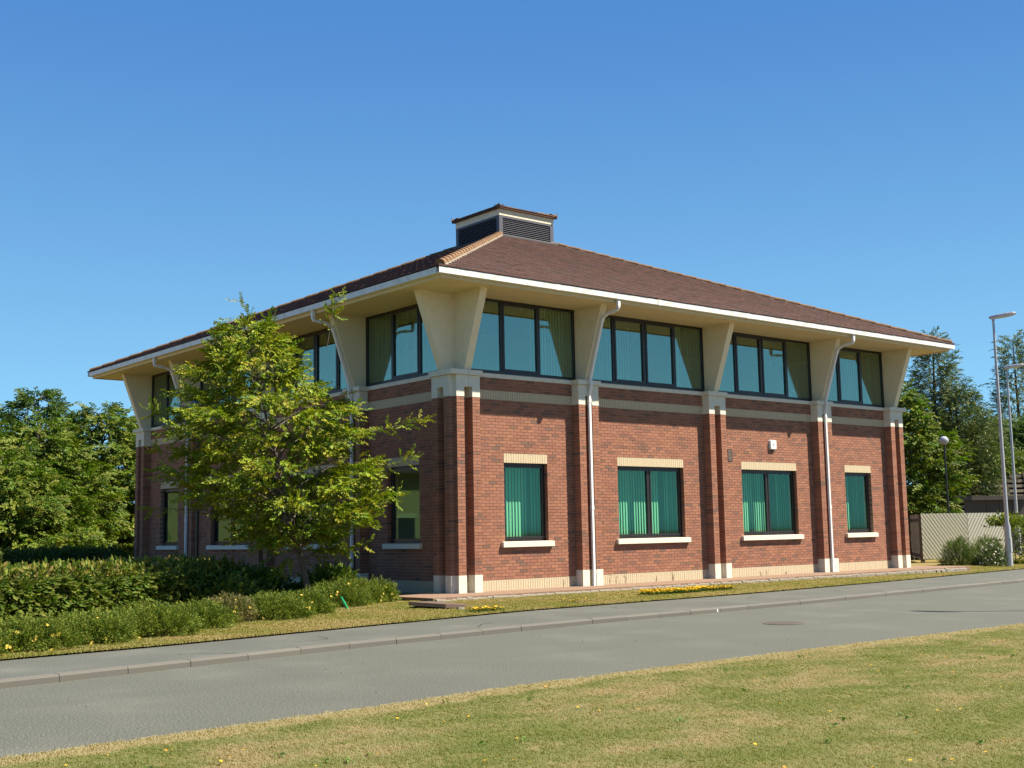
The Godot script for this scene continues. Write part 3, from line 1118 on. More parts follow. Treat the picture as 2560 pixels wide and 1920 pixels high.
func build_cupola(root: Node3D) -> void:
	var h := 1.193
	var mx := L / 2
	var mz := -L / 2
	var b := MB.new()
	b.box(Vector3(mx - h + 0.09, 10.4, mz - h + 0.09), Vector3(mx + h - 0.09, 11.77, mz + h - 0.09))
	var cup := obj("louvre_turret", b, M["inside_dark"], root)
	cup.set_meta("label", "dark louvred turret on top of the roof")
	for f in 4:
		var bk := MB.new()
		var fr := MB.new()
		var corner := func(a: float, y: float, o: float) -> Vector3:
			match f:
				0: return Vector3(mx + a, y, mz + h + o)
				1: return Vector3(mx - h - o, y, mz + a)
				2: return Vector3(mx + a, y, mz - h - o)
				_: return Vector3(mx + h + o, y, mz + a)
		var hw := h if f in [0, 2] else h - 0.082
		fr.box(corner.call(-hw, 10.55, -0.08), corner.call(hw, 11.13, 0.0))
		fr.box(corner.call(-hw, 11.70, -0.08), corner.call(hw, 11.772, 0.0))
		fr.box(corner.call(-hw, 11.13, -0.08), corner.call(-hw + 0.15 - (h - hw), 11.70, 0.0))
		fr.box(corner.call(hw - 0.15 + (h - hw), 11.13, -0.08), corner.call(hw, 11.70, 0.0))
		var frame := obj("louvre_frame", fr, M["louvre_metal"], cup)
		for k in 9:
			var y := 11.135 + k * 0.063
			var s := MB.new()
			var w := h - 0.152
			s.solid([corner.call(-w, y, -0.012), corner.call(w, y, -0.012), corner.call(w, y + 0.008, -0.012), corner.call(-w, y + 0.008, -0.012)],
				[corner.call(-w, y + 0.045, -0.075), corner.call(w, y + 0.045, -0.075), corner.call(w, y + 0.053, -0.075), corner.call(-w, y + 0.053, -0.075)])
			obj("slat", s, M["louvre_metal"], frame)
		# lead apron where the turret meets the tiles
		var fl := MB.new()
		var yb := 7.185 + (L / 2 + 1.22 - h) * 0.4205
		fl.solid([corner.call(-hw - 0.02, yb - 0.06, 0.002), corner.call(hw + 0.02, yb - 0.06, 0.002), corner.call(hw + 0.13, yb - 0.12, 0.16), corner.call(-hw - 0.13, yb - 0.12, 0.16)],
			[corner.call(-hw - 0.02, yb + 0.075, 0.002), corner.call(hw + 0.02, yb + 0.075, 0.002), corner.call(hw + 0.13, yb - 0.0, 0.16), corner.call(-hw - 0.13, yb - 0.0, 0.16)])
		obj("flashing", fl, M["lead"], cup)
	b = MB.new()
	b.box(Vector3(mx - h - 0.004, 11.776, mz - h - 0.004), Vector3(mx + h + 0.004, 12.0, mz + h + 0.004))
	obj("frieze", b, M["cream_paint"], cup)
	# its own small tiled roof
	var cap := MB.new()
	var e := h + 0.085
	var apex := Vector3(mx, 12.42, mz)
	var lo := [Vector3(mx - e, 11.985, mz - e), Vector3(mx + e, 11.985, mz - e), Vector3(mx + e, 11.985, mz + e), Vector3(mx - e, 11.985, mz + e)]
	var up := []
	for p in lo: up.append(p + Vector3(0, 0.055, 0))
	cap.col = tile_tone(0)
	cap.solid(lo, up)
	for k in 4: cap.tri(up[k], up[(k + 1) % 4], apex, ((up[k] + up[(k + 1) % 4]) / 2 - Vector3(mx, 11.0, mz)).normalized())
	obj("turret_roof", cap, M["tile"], cup)
	for k in 4:
		var a: Vector3 = up[k] + (up[k] - apex).normalized() * 0.02
		for j in 4:
			var t := MB.new()
			t.tube([a.lerp(apex, j * 0.25), a.lerp(apex, (j + 1) * 0.25)], [0.075, 0.065], 10)
			obj("hip_tile", t, M["hip_tile"], cup)
		var fin := MB.new()
		fin.tube([a + Vector3(0, 0.05, 0), a + Vector3(0, 0.15, 0)], [0.012, 0.006], 6)
		obj("finial", fin, M["lead"], cup)
		# eave tiles, lichen grown
		var c: Vector3 = up[(k + 1) % 4]
		var n := 9
		for j in n:
			var t := MB.new()
			var p0: Vector3 = up[k].lerp(c, (j + 0.01) / n) + Vector3(0, 0.0, 0)
			var p1: Vector3 = up[k].lerp(c, (j + 0.99) / n)
			var inward = (Vector3(mx, up[k].y, mz) - (up[k] + c) / 2).normalized()
			var rise := 0.37 / e
			var r0 = p0 + inward * 0.25 + Vector3(0, 0.25 * rise, 0)
			var r1 = p1 + inward * 0.25 + Vector3(0, 0.25 * rise, 0)
			var o = -inward * 0.015
			var jig := rng.randf_range(0.0, 0.008)
			t.solid([p0 + o + Vector3(0, 0.004, 0), p1 + o + Vector3(0, 0.004, 0), r1 + Vector3(0, 0.004, 0), r0 + Vector3(0, 0.004, 0)], [p0 + o + Vector3(0, 0.03 + jig, 0), p1 + o + Vector3(0, 0.03 + jig, 0), r1 + Vector3(0, 0.02, 0), r0 + Vector3(0, 0.02, 0)])
			obj("eave_tile", t, M["hip_tile"] if rng.randf() < 0.6 else M["tile_tone_2"], cup)

func build_reflected_building() -> void:
	# stands outside the picture; a ground-floor pane of the shaded facade mirrors it
	var at := Vector3(-19.0, -0.3, -37.0)
	var root := thing("buff_brick_building", "buff brick building with small windows across the site", "building", at)
	var b := MB.new()
	b.box(Vector3(-12, 0, -8), Vector3(7, 5.2, 0))
	obj("wall", b, M["buff_brick"], root)
	b = MB.new()
	b.solid([Vector3(-12.5, 5.2, -8.5), Vector3(7.5, 5.2, -8.5), Vector3(7.5, 5.2, 0.5), Vector3(-12.5, 5.2, 0.5)], [Vector3(-9, 7.4, -4.2), Vector3(4, 7.4, -4.2), Vector3(4, 7.4, -3.8), Vector3(-9, 7.4, -3.8)])
	obj("roof", b, M["roof_deck"], root)
	for k in 6:
		var x := -11.0 + k * 3.0
		b = MB.new()
		b.box(Vector3(x, 1.1, -0.05), Vector3(x + 1.2, 2.6, 0.02))
		var w := obj("window", b, M["window_frame"], root)
		b = MB.new()
		b.box(Vector3(x - 0.1, 2.605, -0.05), Vector3(x + 1.3, 2.85, 0.03))
		obj("lintel", b, M["cream_brick"], w)

# ------------------------------------------------------------------ plants
func spray(count: int, length: float, ll: float, lw: float, spread: float, rough: float, seed_: int, tones: Array) -> ArrayMesh:
	# a twig with leaves; x runs along the twig, y is up
	var r := RandomNumberGenerator.new()
	r.seed = seed_
	var b := MB.new()
	for k in count:
		var t := (k + 0.6) / count
		var side := 1.0 if k % 2 else -1.0
		var base := Vector3(length * t, -length * 0.12 * t * t + r.randf_range(-0.01, 0.01) * rough * 3.0, r.randf_range(-0.1, 0.1) * ll)
		var ang := side * spread * (1.15 - 0.75 * t) + r.randf_range(-0.35, 0.35)
		if k == count - 1: ang = r.randf_range(-0.2, 0.2)
		var pitch := r.randf_range(-0.75, 0.35) * rough
		var dir := Vector3(cos(ang) * cos(pitch), sin(pitch), sin(ang) * cos(pitch))
		var across := dir.cross(Vector3.UP).normalized()
		across = across.rotated(dir, r.randf_range(-0.7, 0.7) * rough)
		var nn := across.cross(dir).normalized()
		if nn.y < 0: nn = -nn
		var s := r.randf_range(0.75, 1.15)
		b.col = tones[r.randi() % tones.size()]
		var tip := base + dir * ll * s - nn * ll * 0.12
		var m := base + dir * ll * 0.45 * s
		var le := m + across * lw * 0.5 * s + nn * lw * 0.16
		var ri := m - across * lw * 0.5 * s + nn * lw * 0.16
		var n1 := (nn - across * 0.3).normalized()
		var n2 := (nn + across * 0.3).normalized()
		b.tri(base, le, tip, n1)
		b.tri(base, tip, ri, n2)
	return b.mesh()

func scatter(parent: Node, called: String, m: Mesh, mt: Material, xf: Array, cols: PackedColorArray) -> MultiMeshInstance3D:
	var mm := MultiMesh.new()
	mm.transform_format = MultiMesh.TRANSFORM_3D
	mm.use_colors = true
	mm.mesh = m
	mm.instance_count = xf.size()
	for k in xf.size():
		mm.set_instance_transform(k, xf[k])
		mm.set_instance_color(k, cols[k])
	var o := MultiMeshInstance3D.new()
	o.multimesh = mm
	o.material_override = mt
	o.name = called
	parent.add_child(o, true)
	return o

var _tinted := {}
func foliage(parent: Node, called: String, m: ArrayMesh, mt: Material, xf: Array, cols: PackedColorArray) -> MeshInstance3D:
	# one continuous mesh of leaves; tints are rounded so that the sprays can be shared
	var st := SurfaceTool.new()
	st.begin(Mesh.PRIMITIVE_TRIANGLES)
	for k in xf.size():
		var c := cols[k]
		var q := Color(snappedf(c.r, 0.012), snappedf(c.g, 0.012), snappedf(c.b, 0.006))
		var key := [m, q]
		if not _tinted.has(key):
			var arr := m.surface_get_arrays(0)
			var cc: PackedColorArray = arr[Mesh.ARRAY_COLOR]
			for e in cc.size(): cc[e] = cc[e] * q
			arr[Mesh.ARRAY_COLOR] = cc
			var t := ArrayMesh.new()
			t.add_surface_from_arrays(Mesh.PRIMITIVE_TRIANGLES, arr)
			_tinted[key] = t
		st.append_from(_tinted[key], 0, xf[k])
	return put(called, st.commit(), mt, parent)

func facing(dir: Vector3, up: Vector3, s: float) -> Basis:
	var x := dir.normalized()
	var z := x.cross(up)
	if z.length_squared() < 1e-6: z = x.cross(Vector3.RIGHT)
	z = z.normalized()
	var y := z.cross(x)
	return Basis(x * s, y * s, z * s)

func rand_dir() -> Vector3:
	var y := rng.randf_range(-1, 1)
	var a := rng.randf() * TAU
	var r := sqrt(1.0 - y * y)
	return Vector3(cos(a) * r, y, sin(a) * r)

# a tree grown branch by branch. profile: [height share, radius] points
func tree(called: String, label: String, group: String, at: Vector3, height: float, profile: Array, lean: Vector3, p: Dictionary) -> Node3D:
	var root := thing(called, label, "tree", at, group)
	var tr := MB.new()
	var tw := MB.new()
	var trunk := func(t: float) -> Vector3:
		return Vector3(sin(t * 5.0) * 0.05 * height * 0.1, height * t, cos(t * 4.0) * 0.04 * height * 0.1 - 0.004 * height) + lean * pow(t, 0.9)
	var pts := []
	var rad := []
	for k in 11:
		var t := k / 10.0 * 0.93
		pts.append(trunk.call(t) + (Vector3(0, -0.15, 0) if k == 0 else Vector3.ZERO))
		rad.append(p.trunk * (1.0 - t * 0.93) * (1.25 if k == 0 else 1.0))
	tr.tube(pts, rad, 9)
	obj("trunk", tr, M[p.bark], root)
	var xf := []
	var cols := PackedColorArray()
	var nb: int = p.branches
	for k in nb:
		var t := lerpf(p.first, 0.97, (k + rng.randf()) / nb)
		var reach := polyline(profile, t) * rng.randf_range(p.get("ragged", 0.72), 1.12)
		if reach < 0.05: continue
		var az := k * 2.39996 + rng.randf_range(-0.3, 0.3)
		var start_t := clampf(t - reach / height * p.rise, 0.04, 0.93)
		var s: Vector3 = trunk.call(start_t)
		var flat := Vector3(cos(az), 0, sin(az))
		var tipc: Vector3 = trunk.call(t)
		var tip := Vector3(tipc.x, s.y + (t - start_t) * height, tipc.z) + flat * reach
		var midp := s.lerp(tip, 0.5) + Vector3(0, reach * 0.1, 0)
		tw.tube([s, midp, tip], [p.limb, p.limb * 0.6, p.limb * 0.15], 5, false)
		var cnt := int(p.sprays * (0.35 + reach / p.reach))
		var sidev := flat.cross(Vector3.UP)
		for j in cnt:
			var q := sqrt(rng.randf_range(p.bare, 1.06))
			var pos := s.lerp(midp, q * 2.0) if q < 0.5 else midp.lerp(tip, (q - 0.5) * 2.0)
			var wid: float = reach * p.width * (1.15 - 0.85 * q) + 0.08
			var off := rng.randf_range(-1, 1)
			pos += sidev * off * wid + Vector3(0, rng.randfn(0.0, 1.0) * p.thick - absf(off) * wid * 0.15, 0)
			var dir := (flat * 0.8 + sidev * off * 0.9 + Vector3(0, rng.randf_range(-0.3, p.lift), 0) + rand_dir() * 0.35)
			var upv = (Vector3.UP + flat * p.get("face", 0.9) * (0.3 + q) + rand_dir() * p.tumble).normalized()
			xf.append(Transform3D(facing(dir, upv, rng.randf_range(0.7, 1.25)), pos))
			var c: Color = p.cols[rng.randi() % p.cols.size()]
			c = c * rng.randf_range(0.8, 1.2)
			c.a = 1.0
			cols.append(c)
	for e in p.get("sprigs", []):   # single shoots that stick out of the crown: from, to
		tw.tube([e[0], e[1]], [0.012, 0.004], 5, false)
		var nsp := int(e[2])
		for j in nsp:
			var pos: Vector3 = e[0].lerp(e[1], rng.randf_range(0.3, 1.05))
			var dir: Vector3 = (e[1] - e[0]).normalized() * 0.8 + rand_dir() * 0.8
			xf.append(Transform3D(facing(dir, (Vector3.UP + rand_dir() * p.tumble).normalized(), rng.randf_range(0.6, 1.0)), pos))
			var c: Color = p.cols[rng.randi() % p.cols.size()]
			cols.append(c)
	obj("limbs", tw, M[p.bark], root)
	foliage(root, "crown", p.mesh, M[p.leaf], xf, cols)
	return root

func bush(called: String, label: String, category: String, group: String, at: Vector3, rx: float, h: float, rz: float, count: int, m: Mesh, leaf: String, cols_in: Array, up: float, flowers := 0, petal := Color.WHITE, turn := 0.0) -> Node3D:
	var root := thing(called, label, category, at, group)
	var tw := MB.new()
	var xf := []
	var cols := PackedColorArray()
	var sd := rng.randf() * 100.0
	for k in 9:
		var a := TAU * k / 9.0 + rng.randf()
		tw.tube([Vector3(0, -0.08, 0), Vector3(cos(a) * rx * 0.3, h * 0.4, sin(a) * rz * 0.3), Vector3(cos(a) * rx * 0.75, h * 0.75, sin(a) * rz * 0.75)], [0.014, 0.01, 0.004], 5, false)
	obj("stems", tw, M["bark_dark"], root)
	var fx := []
	var fc := PackedColorArray()
	for k in count + flowers:
		var d := rand_dir()
		d.y = absf(d.y) * 1.1 - 0.08
		d = d.normalized()
		var q := pow(rng.randf(), 0.28)
		if k >= count: q = rng.randf_range(0.98, 1.08)
		var bump := 1.0 + 0.22 * noise_b.get_noise_3d(d.x * 9.0 + sd, d.y * 9.0, d.z * 9.0) * 1.6
		var pos := Vector3(d.x * rx, maxf(d.y, -0.05) * h, d.z * rz) * q * bump
		pos.y = maxf(pos.y, 0.0)
		pos = pos.rotated(Vector3.UP, turn)
		if k < count:
			var dir := d.rotated(Vector3.UP, turn) + Vector3(0, up, 0) + rand_dir() * 0.6
			xf.append(Transform3D(facing(dir, (Vector3.UP + rand_dir() * 0.7).normalized(), rng.randf_range(0.7, 1.25)), pos))
			var c: Color = cols_in[rng.randi() % cols_in.size()] * rng.randf_range(0.8, 1.2)
			c.a = 1.0
			cols.append(c)
		else:
			fx.append(Transform3D(facing(rand_dir() * 0.5 + Vector3(1, 0, 0), (d + Vector3(-0.3, 0.3, 0.6)).normalized(), rng.randf_range(0.9, 1.4)), pos))
			fc.append(petal)
	foliage(root, "foliage", m, M[leaf], xf, cols)
	if flowers:
		foliage(root, "blossom", flower_mesh(), M["petal"], fx, fc)
	return root

var _flower: ArrayMesh
func flower_mesh() -> ArrayMesh:
	if _flower: return _flower
	var b := MB.new()
	for k in 5:
		var a := TAU * k / 5.0
		var d := Vector3(cos(a), 0, sin(a))
		var s := Vector3(-sin(a), 0, cos(a))
		var nn := (Vector3.UP - d * 0.3).normalized()
		b.tri(Vector3.ZERO, d * 0.022 + s * 0.013 + Vector3(0, 0.008, 0), d * 0.022 - s * 0.013 + Vector3(0, 0.008, 0), nn)
	_flower = b.mesh()
	return _flower

func build_planting() -> void:
	var tones := [Color(1, 1, 1), Color(0.8, 0.85, 0.75), Color(1.15, 1.1, 0.9), Color(0.65, 0.75, 0.6)]
	var fine := spray(17, 0.15, 0.034, 0.014, 1.0, 1.0, 31, tones)
	var shrubcols := [Color(0.146, 0.185, 0.029), Color(0.172, 0.202, 0.033), Color(0.107, 0.155, 0.028), Color(0.189, 0.202, 0.034)]
	var yellow := Color(0.645, 0.473, 0.077)
	# low flowering shrubs along the verge: x, z, half width, height, flowers
	var row := [
		[-13.2, 5.3, 0.75, 0.40, 40, "low green shrub thick with yellow blossom beside the leafy hedge end"],
		[-12.0, 4.85, 0.8, 0.42, 34, "low green shrub dotted with yellow blossom in front of the leafy hedge"],
		[-10.9, 4.55, 0.75, 0.45, 12, "low rounded shrub with a few yellow flowers below the tall part of the hedge"],
		[-9.9, 4.2, 0.75, 0.46, 14, "low shrub with yellow flowers near its foot beside the dense plain shrub"],
		[-8.75, 3.75, 0.85, 0.50, 2, "dense plain green shrub with hardly any flowers"],
		[-7.75, 3.3, 0.6, 0.46, 0, "deep green leafy shrub without flowers at the shaded end of the hedge"],
		[-6.95, 2.7, 0.55, 0.52, 12, "straggly half-dead shrub with brown twigs and pale flowers"],
		[-6.0, 2.55, 0.75, 0.50, 6, "rounded green shrub in front of the young tree"],
		[-5.1, 2.05, 0.65, 0.50, 8, "rounded green shrub beside the green plastic tube"],
		[-3.55, 0.8, 0.75, 0.62, 12, "tall feathery green shrub behind the green plastic tube"],
		[-2.75, 0.15, 0.65, 0.66, 10, "tall feathery green shrub with upright shoots near the white downpipe"],
		[-1.95, -0.15, 0.42, 0.56, 16, "yellow flowering shrub at the corner of the paved apron"],
	]
	for e in row:
		var g := ground_y(e[0], e[1]) + 0.01
		var cc: Array = shrubcols
		if e[5].begins_with("straggly"): cc = [Color(0.206, 0.163, 0.077), Color(0.155, 0.172, 0.052), Color(0.241, 0.189, 0.103)]
		bush("low_shrub", e[5], "shrub", "low shrubs along the verge", Vector3(e[0], g, e[1]), e[2] * 0.88, e[3] * 0.68, e[2] * 0.75, int(2300 * e[2]), fine, "leaf_shrub", cc, 0.45, e[4] * 2, yellow)
	# darker plants between the shrubs and the building
	var broad := spray(9, 0.26, 0.085, 0.055, 1.0, 0.9, 32, tones)
	for e in [[-4.9, -1.6, 0.9, 0.5], [-3.4, -3.2, 0.9, 0.55], [-1.7, -2.6, 0.7, 0.45], [-4.2, -5.6, 1.1, 0.8], [-2.6, -5.4, 0.9, 0.6], [-2.2, -1.6, 0.4, 0.62]]:
		bush("shade_shrub", "low broad-leaved shrub in the shade beside the building", "shrub", "shrubs in the building's shade", Vector3(e[0], ground_y(e[0], e[1]), e[1]), e[2], e[3], e[2], 420, broad, "leaf_dark", [Color(0.116, 0.159, 0.03), Color(0.13, 0.17, 0.033)], 0.3)
	# clipped hedge
	hedge("hedge", "broad-leaved clipped hedge with yellow-green shoots beside the shaded facade", Vector3(-13.4, 0, 1.6), Vector3(-4.3, 0, -3.3), 1.5, 0.76, broad, [Color(0.116, 0.159, 0.030), Color(0.095, 0.142, 0.030), Color(0.146, 0.163, 0.034)], [Color(0.232, 0.215, 0.047), Color(0.189, 0.215, 0.043), Color(0.249, 0.181, 0.060)], 6800, true)
	hedge("hedge", "clipped hedge below the maples behind the building", Vector3(-7.5, 0, -16.6), Vector3(0.5, 0, -21.6), 1.6, 0.95, broad, [Color(0.082, 0.120, 0.030), Color(0.069, 0.107, 0.028)], [Color(0.095, 0.129, 0.031)], 3600, false)
	# right-hand end: bushes before the fence
	bush("round_bush", "round dark green bush in front of the slatted fence", "bush", "", Vector3(22.9, -0.16, -1.0), 0.62, 0.95, 0.6, 1500, fine, "leaf_shrub", [Color(0.103, 0.142, 0.031), Color(0.125, 0.159, 0.036), Color(0.077, 0.120, 0.026)], 0.3)
	bush("flowering_bush", "pale bush with small white flowers beside the street lamp", "bush", "", Vector3(23.4, -0.18, -0.05), 0.62, 0.72, 0.5, 1300, fine, "leaf_silver", [Color(0.112, 0.155, 0.043), Color(0.146, 0.181, 0.069)], 0.3, 200, Color(0.533, 0.516, 0.430))
	bush("round_bush", "spreading green bush behind the pale flowering bush", "bush", "", Vector3(24.6, -0.17, -0.9), 0.95, 0.95, 0.7, 1500, fine, "leaf_shrub", [Color(0.116, 0.150, 0.028), Color(0.138, 0.168, 0.031)], 0.3)
	hedge("hedge", "yellow-green clipped hedge behind the street lamp", Vector3(25.4, 0, -0.9), Vector3(32.0, 0, 1.0), 1.1, 1.55, broad, [Color(0.155, 0.181, 0.026), Color(0.129, 0.163, 0.026)], [Color(0.206, 0.215, 0.030)], 2200, false)
	# flower patches in the verge
	var patch_cols := [Color(0.052, 0.103, 0.017), Color(0.069, 0.120, 0.017)]
	for e in [[4.3, 2.45, 0.85, 0.42, 620, "wide patch of yellow wildflowers in the verge grass"], [5.75, 2.35, 0.75, 0.34, 330, "looser patch of yellow wildflowers beside the wide patch"], [-2.05, 3.65, 0.42, 0.2, 70, "small tuft of yellow wildflowers at the pavement edge"], [0.75, 3.1, 0.35, 0.22, 14, "small green tuft with few yellow flowers by the apron"]]:
		var root := thing("wildflower_patch", e[5], "flowers", Vector3(e[0], ground_y(e[0], e[1]) + 0.02, e[1]), "yellow wildflowers in the verge")
		var xf := []
		var cols := PackedColorArray()
		var fx := []
		var fc := PackedColorArray()
		for k in int(e[4]) * 2:
			var a := rng.randf() * TAU
			var q := sqrt(rng.randf()) * (1.0 + 0.3 * sin(a * 3.0))
			var pos := Vector3(cos(a) * q * e[2], 0.0, sin(a) * q * e[3])
			xf.append(Transform3D(facing(rand_dir() * 0.6 + Vector3(0, 0.8, 0), rand_dir(), rng.randf_range(0.45, 0.7)), pos))
			cols.append(patch_cols[k % 2])
			if k % 2:
				fx.append(Transform3D(facing(rand_dir() * 0.3 + Vector3.RIGHT, (Vector3.UP + rand_dir() * 0.4).normalized(), rng.randf_range(0.7, 1.15)), pos + Vector3(0, rng.randf_range(0.045, 0.1), 0)))
				fc.append(Color(0.619, 0.396, 0.017))
		foliage(root, "leaves", fine, M["leaf_shrub"], xf, cols)
		foliage(root, "blossom", flower_mesh(), M["petal"], fx, fc)
	# dry weeds along the plinth
	for e in [[4.75, 0.3], [4.95, 0.28], [5.15, 0.24], [5.55, 0.26], [6.6, 0.2], [7.2, 0.28], [7.35, 0.16], [3.4, 0.2], [10.9, 0.12], [11.25, 0.18], [12.1, 0.1], [9.6, 0.14]]:
		var root := thing("weed", "dry brown weed growing along the sunlit plinth", "weed", Vector3(e[0], -0.024, -0.12 + rng.randf_range(-0.04, 0.1)), "dry weeds along the plinth")
		var b := MB.new()
		for k in 3:
			var d = Vector3(rng.randf_range(-0.15, 0.15), 1, rng.randf_range(-0.15, 0.15)) * e[1] * rng.randf_range(0.6, 1.0)
			b.tube([Vector3.ZERO, d * 0.6 + Vector3(0.01, 0, 0), d], [0.005, 0.004, 0.002], 4, false)
		obj("stem", b, M["weed_stem"], root)
		var xf := []
		var cols := PackedColorArray()
		for k in 8:
			xf.append(Transform3D(facing(rand_dir(), Vector3.UP, 0.35), Vector3(rng.randf_range(-0.03, 0.03), e[1] * rng.randf_range(0.2, 0.95), rng.randf_range(-0.03, 0.03))))
			cols.append(Color(0.138, 0.120, 0.043))
		foliage(root, "leaves", fine, M["leaf_shrub"], xf, cols)

func hedge(called: String, label: String, a: Vector3, b: Vector3, depth: float, h: float, m: Mesh, cols_in: Array, top_cols: Array, count: int, taper: bool) -> void:
	var mid := (a + b) / 2
	var gy := ground_y(mid.x, mid.z)
	var root := thing(called, label, "hedge", Vector3(mid.x, gy, mid.z))
	var along := (b - a)
	var len_ := along.length()
	along = along.normalized()
	var across := along.cross(Vector3.UP)
	if across.z < 0: across = -across
	var tw := MB.new()
	var n := int(len_ / 0.5)
	for k in n:
		var s := -len_ / 2 + (k + 0.5) * len_ / n
		tw.tube([along * s + Vector3(0, -0.1, 0), along * (s + 0.1) + Vector3(0, h * 0.45, 0), along * (s + 0.05) + across * 0.2 + Vector3(0, h * 0.7, 0)], [0.02, 0.014, 0.006], 5, false)
	obj("stems", tw, M["bark_dark"], root)
	var xf := []
	var cols := PackedColorArray()
	for k in count:
		var s := rng.randf_range(-0.5, 0.5)
		var hh := h * (1.0 + 0.14 * noise_b.get_noise_2d(s * len_ * 6.0, h * 40.0))
		if taper: hh *= lerpf(0.6, 1.0, smoothstep(-0.5, -0.25, s))
		var face := rng.randf()
		var pos: Vector3
		var d: Vector3
		var top := false
		if face < 0.45:      # top
			pos = Vector3(0, hh * rng.randf_range(0.86, 1.04), 0) + across * rng.randf_range(-0.5, 0.5) * depth
			d = Vector3.UP * 1.1 + rand_dir() * 0.7
			top = true
		elif face < 0.9:     # front
			pos = Vector3(0, hh * rng.randf_range(0.0, 0.98), 0) + across * depth * rng.randf_range(0.38, 0.52)
			d = across + Vector3.UP * 0.15 + rand_dir() * 0.6
		else:
			pos = Vector3(0, hh * rng.randf_range(0.1, 0.9), 0) + across * depth * rng.randf_range(-0.5, 0.4)
			d = rand_dir() + Vector3.UP * 0.5
		pos += along * s * len_
		xf.append(Transform3D(facing(d, (across * 0.6 + Vector3.UP + rand_dir() * 0.5).normalized(), rng.randf_range(0.7, 1.15)), pos))
		var pal: Array = top_cols if top and rng.randf() < 0.6 else cols_in
		var c: Color = pal[rng.randi() % pal.size()] * rng.randf_range(0.8, 1.25)
		c.a = 1.0
		cols.append(c)
	foliage(root, "foliage", m, M["leaf_dark"], xf, cols)

